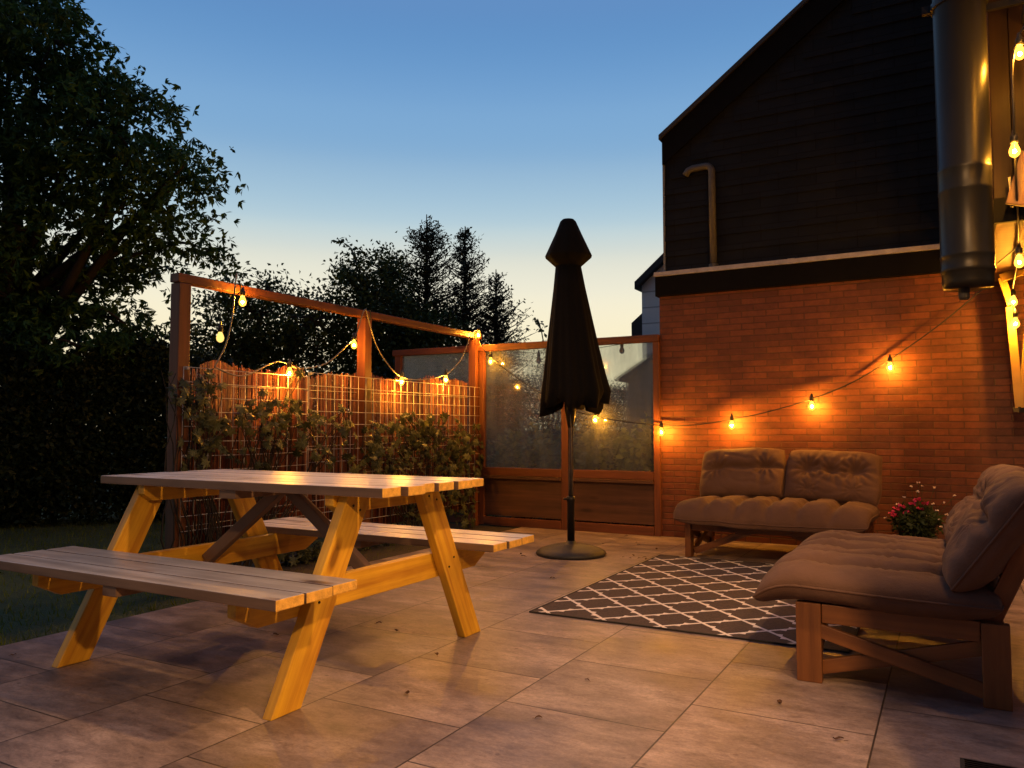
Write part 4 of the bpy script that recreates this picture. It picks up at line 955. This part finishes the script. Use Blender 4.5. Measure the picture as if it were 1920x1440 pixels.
def futon(loc, rz, label, seed, flip=False):
    r = empty('futon_sofa', loc, label, 'sofa', 'low wooden sofas with cushions', rz)
    Wd, Dp = 0.65, 0.73
    for xs in (-1, 1):
        X = xs * (Wd - 0.0225)
        bar('leg', (X, 0.0475, 0), (X, 0.0475, 0.31), 0.095, 0.045, M['teak'], r, up=(0, 1, 0))
        bar('leg', (X, Dp - 0.045, 0), (X, Dp - 0.045, 0.30), 0.09, 0.045, M['teak'], r, up=(0, 1, 0))
        bar('side_rail', (X, 0.097, 0.272), (X, Dp - 0.092, 0.266), 0.074, 0.030, M['teak'], r)
        Xo = X + xs * 0.008; Xn = X - xs * 0.018
        bar('brace', (Xo, 0.085, 0.205), (Xo, Dp - 0.08, 0.055), 0.055, 0.022, M['teak'], r)
        bar('brace', (Xn, 0.085, 0.055), (Xn, Dp - 0.08, 0.205), 0.055, 0.022, M['teak'], r)
    bar('front_rail', (-Wd + 0.047, 0.03, 0.255), (Wd - 0.047, 0.03, 0.255), 0.09, 0.03, M['teak'], r)
    bar('back_rail', (-Wd + 0.047, Dp - 0.03, 0.255), (Wd - 0.047, Dp - 0.03, 0.255), 0.09, 0.03, M['teak'], r)
    for xs in (-1, 1): bar('front_brace', (xs * (Wd - 0.06), 0.062, 0.045), (xs * 0.12, 0.062, 0.235), 0.05, 0.022, M['teak'], r)
    m = MB()
    for i in range(6): ya = 0.06 + i * 0.108; m.box(-Wd + 0.05, Wd - 0.05, ya, ya + 0.07, 0.292, 0.308, 0.002)
    m.build('slatted_base', M['teak'], r)
    for xs in (-1, 1): bar('back_post', (xs * (Wd - 0.065), Dp - 0.10, 0.20), (xs * (Wd - 0.065), Dp + 0.135, 0.74), 0.065, 0.03, M['teak'], r, up=(0, 1, 0))
    for k_ in (0.45, 0.62, 0.95):
        q = Vector((0, Dp - 0.10, 0.20)).lerp(Vector((0, Dp + 0.135, 0.74)), k_); bar('back_slat', (-Wd + 0.10, q.y, q.z), (Wd - 0.10, q.y, q.z), 0.065, 0.02, M['teak'], r, up=(0, 0.4, 1))
    gx = [-0.46, -0.23, 0.0, 0.23, 0.46]
    gr = [('x', c_, 0.034, 0.046) for c_ in gx] + [('y', -0.12, 0.05, 0.008)]
    bt = [(c_, b_, 0.045, 0.030) for c_ in gx for b_ in (-0.20, 0.05, 0.27)]
    cm = cushion(1.42, 0.92, 0.185, gr, bt, seed, 0.085); o = cm.build('seat_cushion', M['cushion'], r, True); add_piping(cm, o); o.location = (0.0, 0.26, 0.374); o.rotation_euler = (R(-2), 0, 0)
    for i, xs in enumerate((-1, 1)):
        if (i == 0) != flip: b2 = [(-0.2, 0.03, 0.05, 0.02), (0.2, 0.03, 0.05, 0.02)]; g2 = [('y', 0.03, 0.028, 0.045), ('x', 0.16, 0.02, 0.012)]
        else: b2 = [(-0.18, 0.04, 0.06, 0.05), (0.0, 0.03, 0.05, 0.04), (0.18, 0.04, 0.06, 0.05), (-0.17, -0.16, 0.03, 0.01), (0.17, -0.16, 0.03, 0.01)]; g2 = [('y', 0.035, 0.035, 0.022), ('x', -0.11, 0.014, 0.008), ('x', 0.11, 0.014, 0.008)]
        cm = cushion(0.72 if i else 0.69, 0.47, 0.19, g2, b2, seed + 3 + i, 0, 90, 60, 2.0, 4.0); o = cm.build('back_cushion', M['cushion'], r, True); add_piping(cm, o)
        o.location = (xs * 0.355, 0.70, 0.615 + (0.0 if i else 0.01)); o.rotation_euler = (R(55), R(2) * xs, R(-3) * xs)
    m = MB(); m.box(0.47, 0.54, 0.009, 0.0135, 0.235, 0.275); m.build('care_tag', M['paper'], r)
    return r
futon((-1.19, 6.11, 0), 0, 'low brown cushioned wooden sofa against the brick wall', 5)
futon((-0.56, 4.00, 0), -math.pi / 2, 'near low wooden sofa with overhanging seat cushion, seen from its side', 19, True)

# ------------------------------------------------------------------ rug
rgx0, rgx1, rgy0, rgy1 = -2.035, -0.42, 3.855, 6.08
rg_ = empty('patterned_rug', ((rgx0 + rgx1) / 2, (rgy0 + rgy1) / 2, 0), 'dark brown outdoor rug with white trellis pattern', 'rug')
m = MB(); m.box(rgx0 + 0.012, rgx1 - 0.012, rgy0 + 0.012, rgy1 - 0.012, 0.001, 0.007); o = part(m, 'pile', M['rug'], rg_)
m = MB(); m.box(rgx0, rgx1, rgy0, rgy0 + 0.012, 0.001, 0.009, 0.002); m.box(rgx0, rgx1, rgy1 - 0.012, rgy1, 0.001, 0.009, 0.002)
m.box(rgx0, rgx0 + 0.012, rgy0 + 0.0125, rgy1 - 0.0125, 0.001, 0.009, 0.002); m.box(rgx1 - 0.012, rgx1, rgy0 + 0.0125, rgy1 - 0.0125, 0.001, 0.009, 0.002)
part(m, 'binding', M['rug_edge'], rg_)

# ------------------------------------------------------------------ flower pot
F0 = Vector((-0.24, 6.80, 0))
fp = empty('flower_pot', F0, 'potted plant with pink and small white blossoms between the sofas', 'potted plant')
m = MB(); m.lathe([(0.09, 0), (0.11, 0.06), (0.13, 0.17), (0.14, 0.175), (0.14, 0.19), (0.125, 0.19), (0.12, 0.16)], 28); m.build('pot', M['pot'], fp, True)
rng = np.random.default_rng(91)
P = rand_unit(rng, 1500) * (rng.uniform(0, 1, (1500, 1)) ** 0.4) * np.array([0.17, 0.15, 0.13]) + np.array([0, 0, 0.30])
nparr('foliage', leaf_quads(rng, P, rand_unit(rng, 1500), rng.uniform(0.03, 0.06, 1500), rng.uniform(0.012, 0.025, 1500)), 4, M['leaf_pot'], fp)
def petals(cs, mat, name, r_):
    P = []; Dv = []
    for c_ in cs:
        for j in range(7):
            a = rng.uniform(0, 2 * math.pi); d = Vector((math.cos(a), math.sin(a) - 0.3, rng.uniform(-0.2, 0.9))).normalized(); P.append(c_); Dv.append(d)
    nparr(name, leaf_quads(rng, np.array(P), np.array(Dv), np.full(len(P), r_), np.full(len(P), r_ * 0.8)), 4, mat, fp)
pk = [Vector(onY(x, y, 6.72)) - F0 for x, y in [(1672, 962), (1680, 955), (1676, 968), (1690, 950), (1712, 945), (1725, 955), (1700, 962), (1735, 945), (1720, 938)]]
petals(pk, M['petal_pink'], 'pink_blossom', 0.034)
wt = [Vector(onY(x, y, 6.74)) - F0 for x, y in [(1709, 913), (1722, 905), (1730, 912), (1720, 922), (1752, 915), (1695, 933), (1790, 930), (1768, 942), (1750, 945), (1757, 958), (1775, 965), (1762, 975), (1740, 968), (1765, 988), (1776, 990), (1660, 971), (1683, 945), (1745, 985)]]
petals(wt, M['petal_white'], 'white_blossom', 0.016)
m = MB()
for q in pk + wt: m.tube([(q.x * 0.3, q.y * 0.3, 0.2), (q.x * 0.7, q.y * 0.7, q.z * 0.6 + 0.1), tuple(q)], 0.0018, 4, False)
m.build('stem', M['leaf_pot'], fp)

# ------------------------------------------------------------------ drain cover and fallen leaves
dc = empty('drain_cover', (0.09, 2.79, 0), 'small dark square floor drain cover in the patio corner', 'drain cover')
m = MB(); m.box(0.0, 0.19, 2.68, 2.80, 0.001, 0.006, 0.001); part(m, 'frame', M['rubber'], dc)
m = MB()
for i in range(7): m.box(0.012, 0.178, 2.690 + i * 0.0155, 2.698 + i * 0.0155, 0.0065, 0.0085)
part(m, 'grate', M['black_metal'], dc)
def leaf_mesh(seed):
    rng = np.random.default_rng(seed); mb = MB(); n = 9; L_ = 0.05
    for i in range(n):
        s_ = i / (n - 1); w = 0.016 * math.sin(math.pi * min(1, s_ * 0.95 + 0.03)) * rng.uniform(0.75, 1.1); z = 0.004 + 0.010 * abs(math.sin(s_ * 3 + seed))
        mb.v += [(s_ * L_, w, z + 0.006), (s_ * L_, 0, z), (s_ * L_, -w, z + 0.004)]
    for i in range(n - 1):
        a = i * 3; mb.f += [(a, a + 1, a + 4, a + 3), (a + 1, a + 2, a + 5, a + 4)]
    mb.tube([(-0.02, 0.002, 0.004), (0, 0, 0.004)], 0.0008, 4)
    me = bpy.data.meshes.new('fallen_leaf'); me.from_pydata(mb.v, [], mb.f); me.materials.append(M['dry_leaf']); return me
lms = [leaf_mesh(s_) for s_ in range(4)]
spots = [(1105, 1278), (1461, 1317), (975, 1040), (985, 1044), (1170, 1045), (1180, 1047), (1190, 1043), (1196, 1048), (1205, 1046), (1212, 1049), (1130, 1020), (1118, 1028), (1200, 1022), (1230, 1030),
         (747, 1185), (705, 1170), (1040, 1085), (915, 1022), (1105, 1025), (1172, 1005), (1192, 1018), (512, 1192), (20, 1230), (820, 1231), (1003, 1348), (1582, 1390), (765, 1300)]
for i, (x, y) in enumerate(spots):
    p = onZ(x, y, 0); o = bpy.data.objects.new('fallen_leaf', lms[i % 4]); COL.objects.link(o)
    o.location = (p.x, p.y, 0.0005); o.rotation_euler = (0, 0, rnd.uniform(0, 6.28)); s_ = rnd.uniform(0.35, 0.7)
    o.scale = (s_, s_, s_)
    lab = 'curled dry brown leaf lying on the patio tiles'
    tag(o, lab, 'leaf', 'dry leaves scattered on the patio tiles')
